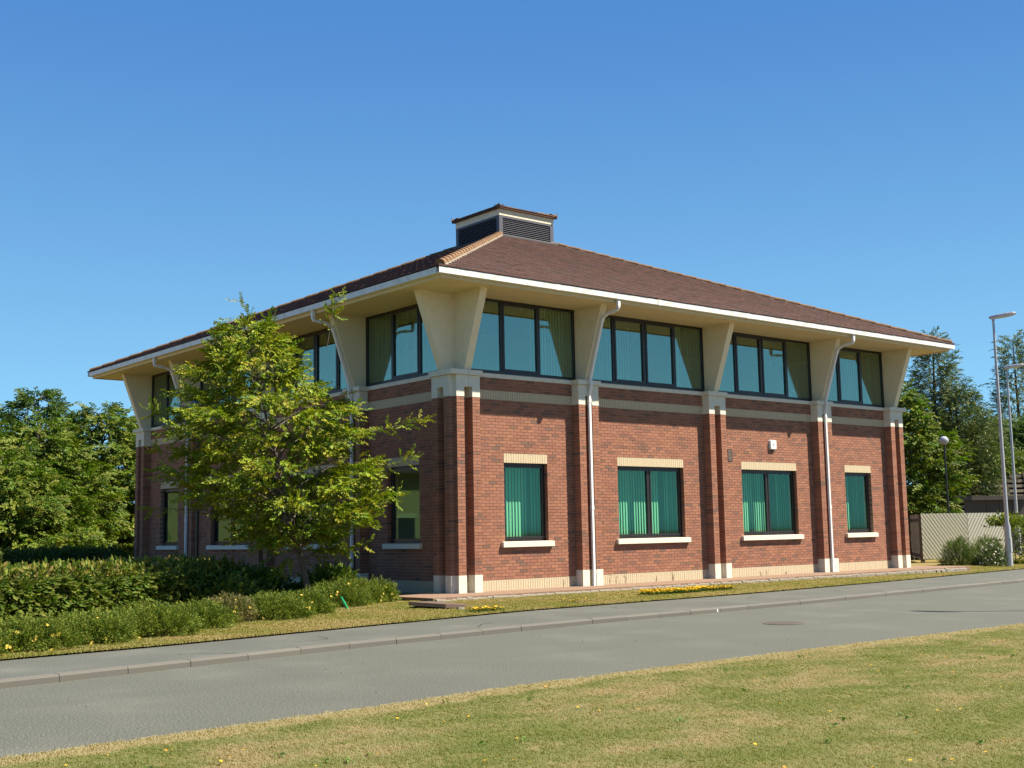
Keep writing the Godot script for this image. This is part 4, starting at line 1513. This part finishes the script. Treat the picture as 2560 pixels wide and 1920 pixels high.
func build_trees() -> void:
	var tones := [Color(1, 1, 1), Color(0.82, 0.9, 0.8), Color(1.2, 1.1, 0.9), Color(0.6, 0.75, 0.6)]
	var horn := spray(14, 0.36, 0.088, 0.05, 0.95, 0.8, 41, tones)
	var maple := spray(15, 0.5, 0.125, 0.09, 1.1, 0.9, 42, tones)
	var willow := spray(14, 0.7, 0.17, 0.05, 0.7, 0.9, 43, tones)
	var conifer := spray(14, 0.6, 0.16, 0.05, 0.9, 0.8, 44, tones)
	# the young tree before the shaded facade
	var prof := [Vector2(0.0, 0.2), Vector2(0.14, 0.6), Vector2(0.24, 1.25), Vector2(0.36, 1.95), Vector2(0.5, 2.2), Vector2(0.62, 2.05), Vector2(0.75, 1.55), Vector2(0.86, 0.9), Vector2(0.95, 0.4), Vector2(1.0, 0.1)]
	var lft := Vector3(-0.77, 0, -0.637)
	var rgt := -lft
	var lean := lft * 1.5
	var sprigs := [
		[lft * 1.1 + Vector3(0, 5.6, 0), lft * 1.55 + Vector3(0, 6.6, 0), 16],
		[lft * 1.0 + Vector3(0, 5.6, 0), lft * 1.0 + Vector3(0, 6.25, 0), 14],
		[rgt * 0.3 + Vector3(0, 5.6, 0), rgt * 0.5 + Vector3(0, 6.7, 0), 18],
		[lft * 1.2 + Vector3(0, 3.4, 0), lft * 3.55 + Vector3(0, 4.25, 0), 46],
		[lft * 1.2 + Vector3(0, 3.0, 0), lft * 3.3 + Vector3(0, 3.35, 0), 40],
		[lft * 1.0 + Vector3(0, 2.0, 0), lft * 3.4 + Vector3(0, 2.15, 0), 22],
		[rgt * 0.8 + Vector3(0, 3.6, 0), rgt * 2.6 + Vector3(0, 4.0, 0), 22],
		[rgt * 0.8 + Vector3(0, 2.6, 0), rgt * 2.1 + Vector3(0, 3.1, 0), 16],
		[rgt * 0.7 + Vector3(0, 2.0, 0), rgt * 1.85 + Vector3(0, 2.3, 0), 16],
		[rgt * 0.4 + Vector3(0, 1.2, 0), rgt * 1.1 + Vector3(0, 1.25, 0), 12],
		[lft * 0.3 + Vector3(0, 1.3, 0), lft * 0.75 + Vector3(0, 0.75, 0), 18],
	]
	tree("young_tree", "young broad-leaved tree with layered yellow-green branches before the shaded facade", "", Vector3(-3.25, -0.15, -0.72), 6.4, prof, lean, {
		"trunk": 0.075, "bark": "bark", "limb": 0.022, "branches": 78, "first": 0.2, "rise": 0.36, "sprays": 49, "reach": 2.0, "bare": 0.06, "width": 0.36, "thick": 0.06, "lift": 0.3, "tumble": 0.75,
		"mesh": horn, "leaf": "leaf_hornbeam", "cols": [Color(0.214, 0.261, 0.024), Color(0.248, 0.275, 0.025), Color(0.164, 0.227, 0.024), Color(0.277, 0.251, 0.029)], "sprigs": sprigs})
	# maples behind the building
	var round_prof := [Vector2(0.0, 2.6), Vector2(0.15, 3.4), Vector2(0.4, 3.7), Vector2(0.65, 3.1), Vector2(0.85, 1.8), Vector2(0.97, 0.5), Vector2(1.0, 0.1)]
	var mp := {"trunk": 0.2, "bark": "bark_dark", "limb": 0.05, "branches": 74, "first": 0.05, "rise": 0.35, "sprays": 56, "reach": 3.5, "bare": 0.1, "width": 0.4, "thick": 0.2, "lift": 0.4, "tumble": 0.5,
		"mesh": maple, "leaf": "leaf_dark", "cols": [Color(0.118, 0.166, 0.023), Color(0.142, 0.175, 0.025), Color(0.095, 0.149, 0.023), Color(0.166, 0.175, 0.028)]}
	var dark := mp.duplicate()
	dark.cols = [Color(0.075, 0.125, 0.028), Color(0.09, 0.135, 0.03)]
	tree("maple_tree", "tall green maple at the end of the tree row with loose top shoots", "maples behind the building", Vector3(-2.6, -0.2, -35.5), 9.0, round_prof, Vector3(0.4, 0, 0), mp)
	tree("maple_tree", "yellowish green maple between its taller neighbours", "maples behind the building", Vector3(1.6, -0.2, -33.5), 6.9, round_prof, Vector3(0, 0, 0.3), mp)
	tree("maple_tree", "dark green maple with a pointed top behind the yellowish maple", "maples behind the building", Vector3(4.0, -0.2, -40.5), 9.4, round_prof, Vector3(0, 0, 0), dark)
	tree("maple_tree", "bushy maple next to the shaded corner of the building", "maples behind the building", Vector3(5.6, -0.2, -36.0), 8.2, round_prof, Vector3(0, 0, 0), mp)
	tree("maple_tree", "broad maple whose crown is cut off by the building's far corner", "maples behind the building", Vector3(9.0, -0.2, -38.0), 8.0, round_prof, Vector3(0, 0, 0), mp)
	tree("maple_tree", "low bushy maple with branches down to the ground", "maples behind the building", Vector3(-1.0, -0.2, -30.0), 5.2, round_prof, Vector3(0, 0, 0), mp)
	# trees beyond the far end of the building
	var tall := [Vector2(0.0, 1.2), Vector2(0.2, 1.7), Vector2(0.5, 1.8), Vector2(0.75, 1.2), Vector2(0.92, 0.6), Vector2(1.0, 0.1)]
	var slim := [Vector2(0.0, 1.4), Vector2(0.15, 2.0), Vector2(0.4, 2.5), Vector2(0.65, 2.2), Vector2(0.85, 1.1), Vector2(0.97, 0.4), Vector2(1.0, 0.1)]
	tree("broadleaf_tree", "fresh green broad-leaved tree hard by the far pilaster of the sunlit facade", "", Vector3(29.9, -0.2, -7.6), 7.6, slim, Vector3(0, 0, 0), mp)
	var wp := mp.duplicate()
	wp.mesh = willow; wp.leaf = "leaf_silver"; wp.thick = 0.35; wp.tumble = 0.8; wp.lift = 0.7; wp.ragged = 0.3; wp.branches = 54; wp.sprays = 56; wp.rise = 0.6; wp.limb = 0.025; wp.bare = 0.04; wp.width = 0.5
	wp.cols = [Color(0.132, 0.164, 0.060), Color(0.112, 0.148, 0.052), Color(0.152, 0.176, 0.072)]
	tree("willow_tree", "airy grey-green willow rising above the eaves", "", Vector3(44.7, 2.6, -15.0), 9.4, tall, Vector3(0.35, 0, 0.3), wp)
	tree("willow_tree", "grey-green willow standing behind the two street lamps", "", Vector3(54.4, 0.0, -14.9), 13.0, tall, Vector3(0, 0, 0), wp)
	tree("willow_tree", "shorter drooping willow beside the taller willow at the eaves", "", Vector3(44.9, 2.6, -13.5), 6.4, slim, Vector3(0, 0, 0), wp)
	var cp := mp.duplicate()
	cp.mesh = conifer; cp.cols = [Color(0.09, 0.135, 0.04), Color(0.10, 0.145, 0.044)]; cp.lift = 0.1
	var cone := [Vector2(0.0, 1.7), Vector2(0.5, 1.6), Vector2(0.8, 1.3), Vector2(1.0, 0.6)]
	tree("cypress_tree", "dark clipped cypress beside the drooping willow", "dark cypresses on the embankment", Vector3(47.4, 1.8, -15.4), 5.5, cone, Vector3.ZERO, cp)
	tree("cypress_tree", "dark cypress in the middle of the cypress row", "dark cypresses on the embankment", Vector3(48.6, 1.8, -14.4), 5.6, cone, Vector3.ZERO, cp)
	tree("cypress_tree", "dark cypress below the willow behind the lamps", "dark cypresses on the embankment", Vector3(49.8, 1.8, -13.4), 5.5, cone, Vector3.ZERO, cp)
	tree("cypress_tree", "dark cypress at the open end of the cypress row", "dark cypresses on the embankment", Vector3(51.1, 1.8, -12.4), 5.6, cone, Vector3.ZERO, cp)

# ------------------------------------------------------------------ lamps, fence, small things
func street_lamp(label: String, at: Vector3, h: float, dir: Vector3) -> Node3D:
	var root := thing("street_lamp", label, "street lamp", at, "grey street lamps along the road")
	var b := MB.new()
	b.tube([Vector3(0, -0.3, 0), Vector3(0, 1.38, 0), Vector3(0, 1.52, 0)], [0.112, 0.108, 0.07], 14)
	obj("base_section", b, M["galvanised"], root)
	b = MB.new()
	b.tube([Vector3(0, 1.5, 0), Vector3(0, h * 0.6, 0), Vector3(0, h - 0.05, 0)], [0.068, 0.055, 0.04], 12)
	obj("column", b, M["galvanised"], root)
	b = MB.new()
	fboxo(b, Vector3(0, 0.75, 0.108), 0.1, 0.5, 0.012)
	obj("access_door", b, M["galvanised"], root)
	var d := dir.normalized()
	var s := d.cross(Vector3.UP)
	var up := Vector3(0, h, 0)
	# lantern: canopy and bowl, swept from cross-sections
	var secs := [[-0.14, 0.035, 0.03, 0.0], [-0.06, 0.085, 0.07, 0.0], [0.15, 0.12, 0.085, 0.02], [0.45, 0.135, 0.09, 0.05], [0.66, 0.11, 0.075, 0.075], [0.76, 0.05, 0.03, 0.085]]
	var canopy := MB.new()
	var bowl := MB.new()
	for k in secs.size() - 1:
		for j in 12:
			var q := []
			for e in [[k, j], [k, j + 1], [k + 1, j + 1], [k + 1, j]]:
				var sc: Array = secs[e[0]]
				var a: float = TAU * e[1] / 12.0
				q.append(up + d * sc[0] + Vector3.UP * (sc[3] + sin(a) * sc[2]) + s * cos(a) * sc[1])
			var mid: Vector3 = up + d * ((secs[k][0] + secs[k + 1][0]) / 2) + Vector3.UP * secs[k][3]
			(canopy if j < 6 or k < 1 else bowl).quad(q[0], q[1], q[2], q[3], (q[0] + q[2]) / 2 - mid)
	var head := obj("lantern", canopy, M["lamp_shell"], root)
	obj("bowl", bowl, M["lamp_bowl"], head)
	b = MB.new()
	b.tube([up + Vector3(0, -0.12, 0), up + Vector3(0, -0.01, 0)], [0.05, 0.055], 12)
	obj("spigot", b, M["galvanised"], root)
	return root

func fboxo(b: MB, c: Vector3, w: float, h: float, t: float) -> void:
	b.box(c - Vector3(w / 2, h / 2, t / 2), c + Vector3(w / 2, h / 2, t / 2))

func globe_lamp(label: String, at: Vector3, h: float, r: float, shell: String) -> void:
	var root := thing("globe_lamp", label, "lamp", at, "black globe lamps")
	var b := MB.new()
	b.tube([Vector3(0, -0.3, 0), Vector3(0, 0.9, 0), Vector3(0, 1.0, 0)], [0.065, 0.065, 0.042], 12)
	b.tube([Vector3(0, 0.98, 0), Vector3(0, h - r * 1.6, 0)], [0.042, 0.036], 12)
	obj("post", b, M["black_metal"], root)
	b = MB.new()
	b.lathe(Vector3(0, h - r, 0), [Vector2(0.05, -r * 0.95), Vector2(r * 0.5, -r * 0.85), Vector2(0.05, -r * 1.0)], 16)
	obj("collar", b, M["black_metal"], root)
	var prof := []
	for k in 9:
		var a := lerpf(-1.2, 0.0, k / 8.0)
		prof.append(Vector2(cos(a) * r, sin(a) * r))
	b = MB.new()
	b.lathe(Vector3(0, h - r, 0), prof, 20)
	obj("bowl", b, M["globe_bowl"], root)
	prof = []
	for k in 9:
		var a := lerpf(0.0, PI / 2, k / 8.0)
		prof.append(Vector2(cos(a) * r * 1.01, sin(a) * r * 1.01))
	b = MB.new()
	b.lathe(Vector3(0, h - r, 0), prof, 20)
	obj("dome", b, M[shell], root)

func fence_panel(root: Node3D, a: Vector3, b: Vector3, h: float, lean: float, m: String) -> void:
	# diagonal slats on rails between two posts
	var along := (b - a)
	var len_ := along.length()
	along = along.normalized()
	var face := along.cross(Vector3.UP).normalized()
	if face.dot(CAM - a) < 0: face = -face
	for p in [a, b]:
		var po := MB.new()
		po.tube([p + Vector3(0, -0.3, 0) - face * 0.06, p + Vector3(0, h - 0.02, 0) - face * 0.06], [0.055, 0.055], 4)
		obj("post", po, M["fence_post"], root)
	for y in [0.3, h - 0.2]:
		var r := MB.new()
		var lo := []
		var up := []
		for e in [a, b]:
			var q := [e + Vector3(0, y, 0) - face * 0.002, e + Vector3(0, y + 0.07, 0) - face * 0.002, e + Vector3(0, y + 0.07, 0) - face * 0.04, e + Vector3(0, y, 0) - face * 0.04]
			if e == a: lo = q
			else: up = q
		r.solid(lo, up)
		obj("rail", r, M["fence_post"], root)
	# slats cut to the panel's outline
	var w := 0.105
	var gap := 0.03
	var y0 := 0.16
	var k := -20
	while k < 40:
		var s0 := k * (w + gap) * 1.25
		k += 1
		var pl := PackedVector2Array([Vector2(s0, y0), Vector2(s0 + w * 1.25, y0), Vector2(s0 + w * 1.25 + lean * (h - y0), h), Vector2(s0 + lean * (h - y0), h)])
		var cut := Geometry2D.intersect_polygons(pl, PackedVector2Array([Vector2(0, y0), Vector2(len_, y0), Vector2(len_, h), Vector2(0, h)]))
		if cut.is_empty(): continue
		var lo := []
		var up := []
		for q in cut[0]:
			lo.append(a + along * q.x + Vector3(0, q.y, 0) + face * 0.001)
			up.append(a + along * q.x + Vector3(0, q.y, 0) + face * 0.021)
		var sl := MB.new()
		sl.solid(lo, up)
		obj("slat", sl, M[m], root)

func build_street() -> void:
	street_lamp("grey street lamp with a tapered column beside the pale flowering bush", Vector3(23.6, -0.16, 0.5), 8.75, Vector3(0.45, 0, 0.9))
	street_lamp("grey street lamp standing behind the yellow-green hedge", Vector3(36.2, -0.16, -5.85), 8.6, Vector3(0.45, 0, 0.9))
	street_lamp("grey street lamp whose shadow falls across the road", Vector3(9.05, -0.30, 14.15), 8.75, Vector3(-0.25, 0, -0.95))
	globe_lamp("black post lamp with a pale globe rising behind the slatted fence", Vector3(27.6, -0.16, -4.1), 5.0, 0.18, "globe_bowl")
	globe_lamp("black post lamp with a dark dome beside the shaded facade", Vector3(-1.5, -0.14, -10.18), 5.45, 0.26, "globe_shell")
	# slatted fence
	var f := thing("slatted_fence", "weathered wooden fence of diagonal slats beyond the building", "fence", Vector3.ZERO)
	var p0 := Vector3(24.8, -0.12, -3.6)
	var p1 := Vector3(27.0, -0.12, -2.98)
	var p2 := Vector3(29.2, -0.12, -2.5)
	var q0 := Vector3(28.0, -0.12, -6.1)
	fence_panel(f, p0, p1, 1.87, -0.85, "fence_wood")
	fence_panel(f, p1 + (p1 - p0).normalized() * 0.02, p2, 1.87, 0.75, "fence_wood_pale")
	fence_panel(f, p0 + Vector3(0.05, 0, -0.06), q0, 1.85, 0.75, "fence_post")
	# crib retaining wall with its earth bank
	var c := thing("crib_wall", "timber crib retaining wall of stacked rails holding the embankment", "retaining wall", Vector3.ZERO)
	var a := Vector3(41.2, -0.3, -13.4)
	var b := Vector3(50.0, -0.3, -8.0)
	var al := (b - a).normalized()
	var inn := Vector3(al.z, 0, -al.x)
	if inn.dot(CAM - a) > 0: inn = -inn
	var len_ := a.distance_to(b)
	var earth := MB.new()
	var hgt := func(s: float) -> float: return lerpf(3.0, 4.6, clampf(s / 7.0, 0, 1))
	var back := 0.28
	for k in 12:
		var s0 := len_ * k / 12.0
		var s1 := len_ * (k + 1) / 12.0
		var h0: float = hgt.call(s0)
		var h1: float = hgt.call(s1)
		earth.solid([a + al * s0 + inn * 0.25, a + al * s1 + inn * 0.25, a + al * s1 + inn * 9.0, a + al * s0 + inn * 9.0],
			[a + al * s0 + inn * (0.2 + back * h0) + Vector3(0, h0 - 0.12, 0), a + al * s1 + inn * (0.2 + back * h1) + Vector3(0, h1 - 0.12, 0), a + al * s1 + inn * 9.0 + Vector3(0, h1 - 0.1, 0), a + al * s0 + inn * 9.0 + Vector3(0, h0 - 0.1, 0)])
	obj("earth_fill", earth, M["crib_earth"], c)
	for r in 17:
		var y := 0.05 + r * 0.27
		var s0 := 0.0
		while s0 < len_ and hgt.call(s0) < y + 0.1: s0 += 0.2
		while s0 < len_ - 0.3:
			var s1 := minf(s0 + 2.4, len_)
			var rl := MB.new()
			var base0 := a + al * (s0 + 0.01) + inn * back * y + Vector3(0, y, 0)
			var base1 := a + al * (s1 - 0.01) + inn * back * y + Vector3(0, y, 0)
			rl.solid([base0, base0 + inn * 0.14, base0 + inn * 0.14 + Vector3(0, 0.15, 0), base0 + Vector3(0, 0.15, 0)], [base1, base1 + inn * 0.14, base1 + inn * 0.14 + Vector3(0, 0.15, 0), base1 + Vector3(0, 0.15, 0)])
			obj("rail", rl, M["crib_wood"], c)
			s0 = s1
	var s := 0.5
	while s < len_:
		var h: float = hgt.call(s)
		var up := MB.new()
		var w := al * 0.09
		var p := a + al * s - inn * 0.1
		up.solid([p - w, p + w, p + w + inn * 0.09, p - w + inn * 0.09], [p - w + inn * back * h + Vector3(0, h, 0), p + w + inn * back * h + Vector3(0, h, 0), p + w + inn * (back * h + 0.09) + Vector3(0, h, 0), p - w + inn * (back * h + 0.09) + Vector3(0, h, 0)])
		obj("post", up, M["bark_dark"], c)
		s += 1.15
	# low store in front of the crib wall
	var st := thing("bin_store", "low dark panelled store with an overhanging flat top before the crib wall", "shed", Vector3(38.9, -0.3, -7.9))
	var turn := atan2(-(b.z - a.z), b.x - a.x)
	st.rotation.y = turn
	for k in 4:
		var pn := MB.new()
		pn.box(Vector3(-1.55 + k * 0.66, 0, -0.9), Vector3(-1.55 + k * 0.66 + 0.64, 2.75, 0.0))
		obj("panel", pn, M["store_panel"], st)
	var lid := MB.new()
	lid.box(Vector3(-1.7, 2.755, -1.05), Vector3(1.24, 2.95, 0.15))
	obj("top", lid, M["store_panel"], st)
	# scrub growing on the bank
	var scrub := spray(9, 0.4, 0.12, 0.08, 1.0, 0.9, 51, [Color(1, 1, 1), Color(0.8, 0.9, 0.8), Color(1.2, 1.1, 0.9)])
	for e in [[1.0, 1.0, 0.7], [2.8, 1.2, 0.7], [4.6, 1.2, 0.6], [6.6, 1.4, 1.2], [8.8, 1.3, 1.0], [11.0, 1.4, 1.2]]:
		var h: float = hgt.call(e[0])
		bush("scrub", "green scrub growing on top of the crib wall", "scrub", "scrub on the embankment", a + al * e[0] + inn * (back * h + 0.9) + Vector3(0, h - 0.2, 0), e[1], e[2], 1.0, 420, scrub, "leaf_dark", [Color(0.14, 0.19, 0.036), Color(0.165, 0.195, 0.04)], 0.4)
	for e in [[29.0, -5.6, 1.3, 2.0], [30.6, -5.0, 1.2, 1.7], [32.2, -5.4, 0.9, 1.3]]:
		bush("scrub", "leafy bush below the trees behind the slatted fence", "bush", "bushes behind the fence", Vector3(e[0], -0.2, e[1] - 2.0), e[2], e[3], e[2], 800, scrub, "leaf_dark", [Color(0.12, 0.165, 0.032), Color(0.10, 0.145, 0.03)], 0.4)
	# alarm box
	var al_ := thing("alarm_box", "white alarm box with rounded corners on the sunlit wall", "alarm box", Vector3(11.85, 3.6, -D))
	var ab := MB.new()
	var outline := []
	for cn in [[0.10, 0.045, -90.0], [0.10, 0.245, 0.0], [-0.10, 0.245, 90.0], [-0.10, 0.045, 180.0]]:
		for k in 4:
			var an := deg_to_rad(cn[2] + k * 30.0)
			outline.append(Vector3(cn[0] + cos(an) * 0.04, cn[1] + sin(an) * 0.04, 0.0))
	var front := []
	for q in outline: front.append(Vector3(q.x * 0.93, (q.y - 0.145) * 0.93 + 0.145, 0.075))
	ab.solid(outline, front)
	obj("case", ab, M["alarm_plastic"], al_)
	ab = MB.new()
	ab.lathe(Vector3(0, 0, 0), [Vector2(0.028, 0.0), Vector2(0.026, 0.012), Vector2(0.0, 0.016)], 14)
	var bc := obj("beacon", ab, M["lamp_bowl"], al_)
	bc.transform = Transform3D(Basis(Vector3.RIGHT, PI / 2), Vector3(0, 0.16, 0.075))
	# manhole cover in the road
	var mh := thing("manhole_cover", "rusty round manhole cover set in the road", "manhole cover", Vector3(0.36, -0.309, 8.95))
	var mb := MB.new()
	mb.lathe(Vector3.ZERO, [Vector2(0.36, 0.0), Vector2(0.36, 0.008), Vector2(0.32, 0.01)], 28)
	obj("ring", mb, M["rusty_lid"], mh)
	mb = MB.new()
	mb.lathe(Vector3.ZERO, [Vector2(0.315, 0.0), Vector2(0.31, 0.009), Vector2(0.0, 0.009)], 28)
	obj("lid", mb, M["rusty_lid"], mh)
	for k in 7:
		var rb := MB.new()
		var z := -0.24 + k * 0.08
		var hw := sqrt(0.28 * 0.28 - z * z)
		rb.box(Vector3(-hw, 0.008, z - 0.012), Vector3(hw, 0.014, z + 0.012))
		obj("rib", rb, M["rusty_lid"], mh)
	# tilted broken cover slab by the apron corner
	var bs := thing("broken_slab", "broken brown cover slab lying tilted on the grass by the apron corner", "slab", Vector3(-2.15, -0.115, 2.35))
	bs.rotation = Vector3(0.07, 0.55, -0.05)
	var sb := MB.new()
	sb.solid([Vector3(-0.62, 0.0, -0.4), Vector3(0.6, 0.0, -0.45), Vector3(0.62, 0.0, 0.4), Vector3(0.05, 0.0, 0.5), Vector3(-0.4, 0.0, 0.3)], [Vector3(-0.62, 0.07, -0.4), Vector3(0.6, 0.07, -0.45), Vector3(0.62, 0.07, 0.4), Vector3(0.05, 0.07, 0.5), Vector3(-0.4, 0.07, 0.3)])
	obj("board", sb, M["slab_board"], bs)
	for e in [[0.25, 0.62, 0.16], [-0.25, 0.55, 0.12], [0.55, 0.6, 0.1]]:
		var rk := MB.new()
		var lo2 := []
		var up2 := []
		for k in 6:
			var an := TAU * k / 6.0
			var rr: float = e[2] * rng.randf_range(0.7, 1.1)
			lo2.append(Vector3(e[0] + cos(an) * rr * 1.3, -0.06, e[1] + sin(an) * rr))
			up2.append(Vector3(e[0] + cos(an) * rr * 0.9, 0.03, e[1] + sin(an) * rr * 0.6))
		rk.solid(lo2, up2)
		obj("rubble", rk, M["raw_concrete"], bs)
	# bent green plastic tube in the shrubs
	var gt := thing("green_tube", "bent bright green plastic tube lying in the shrubs", "tube", Vector3(-3.95, -0.12, 1.75))
	var tb := MB.new()
	tb.tube([Vector3(0.05, 0.0, 0.02), Vector3(0.0, 0.04, 0.03), Vector3(-0.02, 0.13, 0.02), Vector3(-0.07, 0.22, 0.0), Vector3(-0.14, 0.36, -0.02)], [0.05, 0.045, 0.035, 0.042, 0.03], 10)
	obj("tube", tb, M["green_plastic"], gt)
	tb = MB.new()
	tb.tube([Vector3(-0.138, 0.356, -0.02), Vector3(-0.155, 0.385, -0.024)], [0.036, 0.036], 10)
	obj("end_collar", tb, M["green_plastic"], gt)
	gt.scale = Vector3.ONE * 0.68
	# small white paint mark on the kerb
	var km := MB.new()
	km.box(Vector3(1.80, -0.30, kerb_line(1.82) - 0.01), Vector3(1.835, -0.245, kerb_line(1.82) + 0.012))
	tag(obj("paint_mark", km, M["white_paint"]), "thin white paint mark on the kerb face", "paint mark")

# ------------------------------------------------------------------ grass
func tuft(seed_: int, blades: int, spread: float, h: float, w: float) -> ArrayMesh:
	var r := RandomNumberGenerator.new()
	r.seed = seed_
	var b := MB.new()
	for k in blades:
		var a := r.randf() * TAU
		var base := Vector3(cos(a), 0, sin(a)) * sqrt(r.randf()) * spread
		var az := r.randf() * TAU
		var dir := Vector3(cos(az), 0, sin(az))
		var hh := h * r.randf_range(0.45, 1.0)
		var bend := r.randf_range(0.2, 1.1)
		var side := Vector3(-dir.z, 0, dir.x) * w
		var mid := base + Vector3(0, hh * 0.6, 0) + dir * hh * bend * 0.35
		var tip := base + Vector3(0, hh * (1.0 - bend * 0.25), 0) + dir * hh * bend
		var s := r.randf_range(0.88, 1.12)
		b.col = Color(s * r.randf_range(0.95, 1.06), s, s * r.randf_range(0.88, 1.08))
		var nn := (dir * -0.4 + Vector3.UP).normalized()
		b.tri(base - side, base + side, mid, nn)
		b.tri(base + side * 0.9, tip, mid - side * 0.9, nn)
	return b.mesh()

func in_view(p: Vector3) -> bool:
	var q := p - CAM
	var depth := q.x * 0.637 - q.z * 0.77
	var lat := q.x * 0.77 + q.z * 0.637
	return depth > 3.0 and absf(lat) < depth * 0.46 + 0.5

func build_grass() -> void:
	var t1 := tuft(71, 20, 0.06, 0.027, 0.0014)
	var root := tag(Node3D.new(), "mown lawn grass, half straw-coloured, on the near side of the road", "grass", "", "stuff")
	root.name = "lawn_grass"
	add_child(root)
	var xf := []
	var cols := PackedColorArray()
	var straw := Color(0.305, 0.272, 0.158)
	var tan := Color(0.29, 0.228, 0.132)
	var green := Color(0.145, 0.178, 0.054)
	var made := 0
	while made < 170000:
		# denser towards the camera
		var dist := lerpf(4.2, 21.0, pow(rng.randf(), 0.9))
		var lat := rng.randf_range(-0.47, 0.47) * dist
		var x := CAM.x + 0.637 * dist + 0.77 * lat
		var z := CAM.z - 0.77 * dist + 0.637 * lat
		if z < near_edge(x) - 0.02: 
			made += 1
			continue
		made += 1
		var edge := z - near_edge(x)
		var g := noise_b.get_noise_2d(x * 2.6, z * 4.0) * 0.75 + noise_a.get_noise_2d(x * 22.0, z * 40.0) * 0.6 + rng.randf_range(-0.22, 0.22)
		var c: Color
		if edge < 0.35 + 0.25 * noise_b.get_noise_1d(x * 8.0):
			c = straw.lerp(tan, rng.randf() * 0.5) * 1.1
		elif g > 0.0: c = green.lerp(straw, clampf(0.35 - g * 1.1, 0.0, 0.4))
		elif g > -0.3: c = green.lerp(straw, 0.45)
		else: c = straw.lerp(tan, clampf(-g, 0, 1))
		c.a = 1.0
		var s := rng.randf_range(0.7, 1.25)
		if edge < 0.2: s *= 1.2
		xf.append(Transform3D(Basis(Vector3.UP, rng.randf() * TAU).scaled(Vector3(s, s * rng.randf_range(0.7, 1.1), s)), Vector3(x, -0.302, z)))
		cols.append(c)
	scatter(root, "blades", t1, M["grass_blade"], xf, cols)
	# flowers scattered in the lawn
	var fx := []
	var fc := PackedColorArray()
	while fx.size() < 190:
		var dist := rng.randf_range(5.0, 18.0)
		var lat := rng.randf_range(-0.45, 0.45) * dist
		var x := CAM.x + 0.637 * dist + 0.77 * lat
		var z := CAM.z - 0.77 * dist + 0.637 * lat
		if z < near_edge(x) + 0.3 or noise_b.get_noise_2d(x * 5.0 + 40.0, z * 9.0) < 0.12: continue
		fx.append(Transform3D(facing(rand_dir() * 0.2 + Vector3.RIGHT, (Vector3.UP + rand_dir() * 0.4).normalized(), rng.randf_range(0.3, 0.6)), Vector3(x, -0.266, z)))
		fc.append(Color(0.68, 0.40, 0.02) if rng.randf() < 0.8 else Color(0.62, 0.25, 0.02))
	scatter(root, "lawn_flowers", flower_mesh(), M["petal"], fx, fc)
	# broad-leaved weeds in the turf
	var rosette := spray(8, 0.04, 0.06, 0.028, 1.4, 1.0, 77, [Color(1, 1, 1), Color(0.8, 0.9, 0.8)])
	var wx := []
	var wc := PackedColorArray()
	while wx.size() < 60:
		var dist := rng.randf_range(4.5, 16.0)
		var lat := rng.randf_range(-0.46, 0.46) * dist
		var x := CAM.x + 0.637 * dist + 0.77 * lat
		var z := CAM.z - 0.77 * dist + 0.637 * lat
		if z < near_edge(x) + 0.25 or noise_b.get_noise_2d(x * 6.0 - 70.0, z * 6.0) < 0.18: continue
		wx.append(Transform3D(Basis(Vector3.UP, rng.randf() * TAU).scaled(Vector3.ONE * rng.randf_range(0.6, 1.2)), Vector3(x, -0.285, z)))
		wc.append(Color(0.12, 0.175, 0.042))
	scatter(root, "lawn_weeds", rosette, M["leaf_shrub"], wx, wc)
	# the verge behind the pavement
	root = tag(Node3D.new(), "short dry verge grass between the pavement and the building", "grass", "", "stuff")
	root.name = "verge_grass"
	add_child(root)
	xf = []
	cols = PackedColorArray()
	var t2 := tuft(72, 12, 0.075, 0.045, 0.003)
	for k in 60000:
		var x := rng.randf_range(-15.0, 30.0)
		if rng.randf() < 0.4: x = rng.randf_range(-15.0, 2.0)
		var back := 3.4 if x < -1.5 else 3.0
		var z := pave_back(x) - rng.randf() * back + 0.03
		if x > -1.5 and z < 1.3: 
			if x < 20.0: continue
		if not in_view(Vector3(x, 0, z)): continue
		var g := noise_b.get_noise_2d(x * 2.2, z * 5.0) + rng.randf_range(-0.25, 0.25)
		var c := Color(0.275, 0.228, 0.105).lerp(Color(0.175, 0.185, 0.05), clampf(0.5 + g * 1.2, 0, 1))
		c.a = 1.0
		var s := rng.randf_range(0.7, 1.3)
		xf.append(Transform3D(Basis(Vector3.UP, rng.randf() * TAU).scaled(Vector3(s, s * rng.randf_range(0.6, 1.1), s)), Vector3(x, ground_y(x, z) + 0.012, z)))
		cols.append(c)
	scatter(root, "blades", t2, M["grass_blade"], xf, cols)
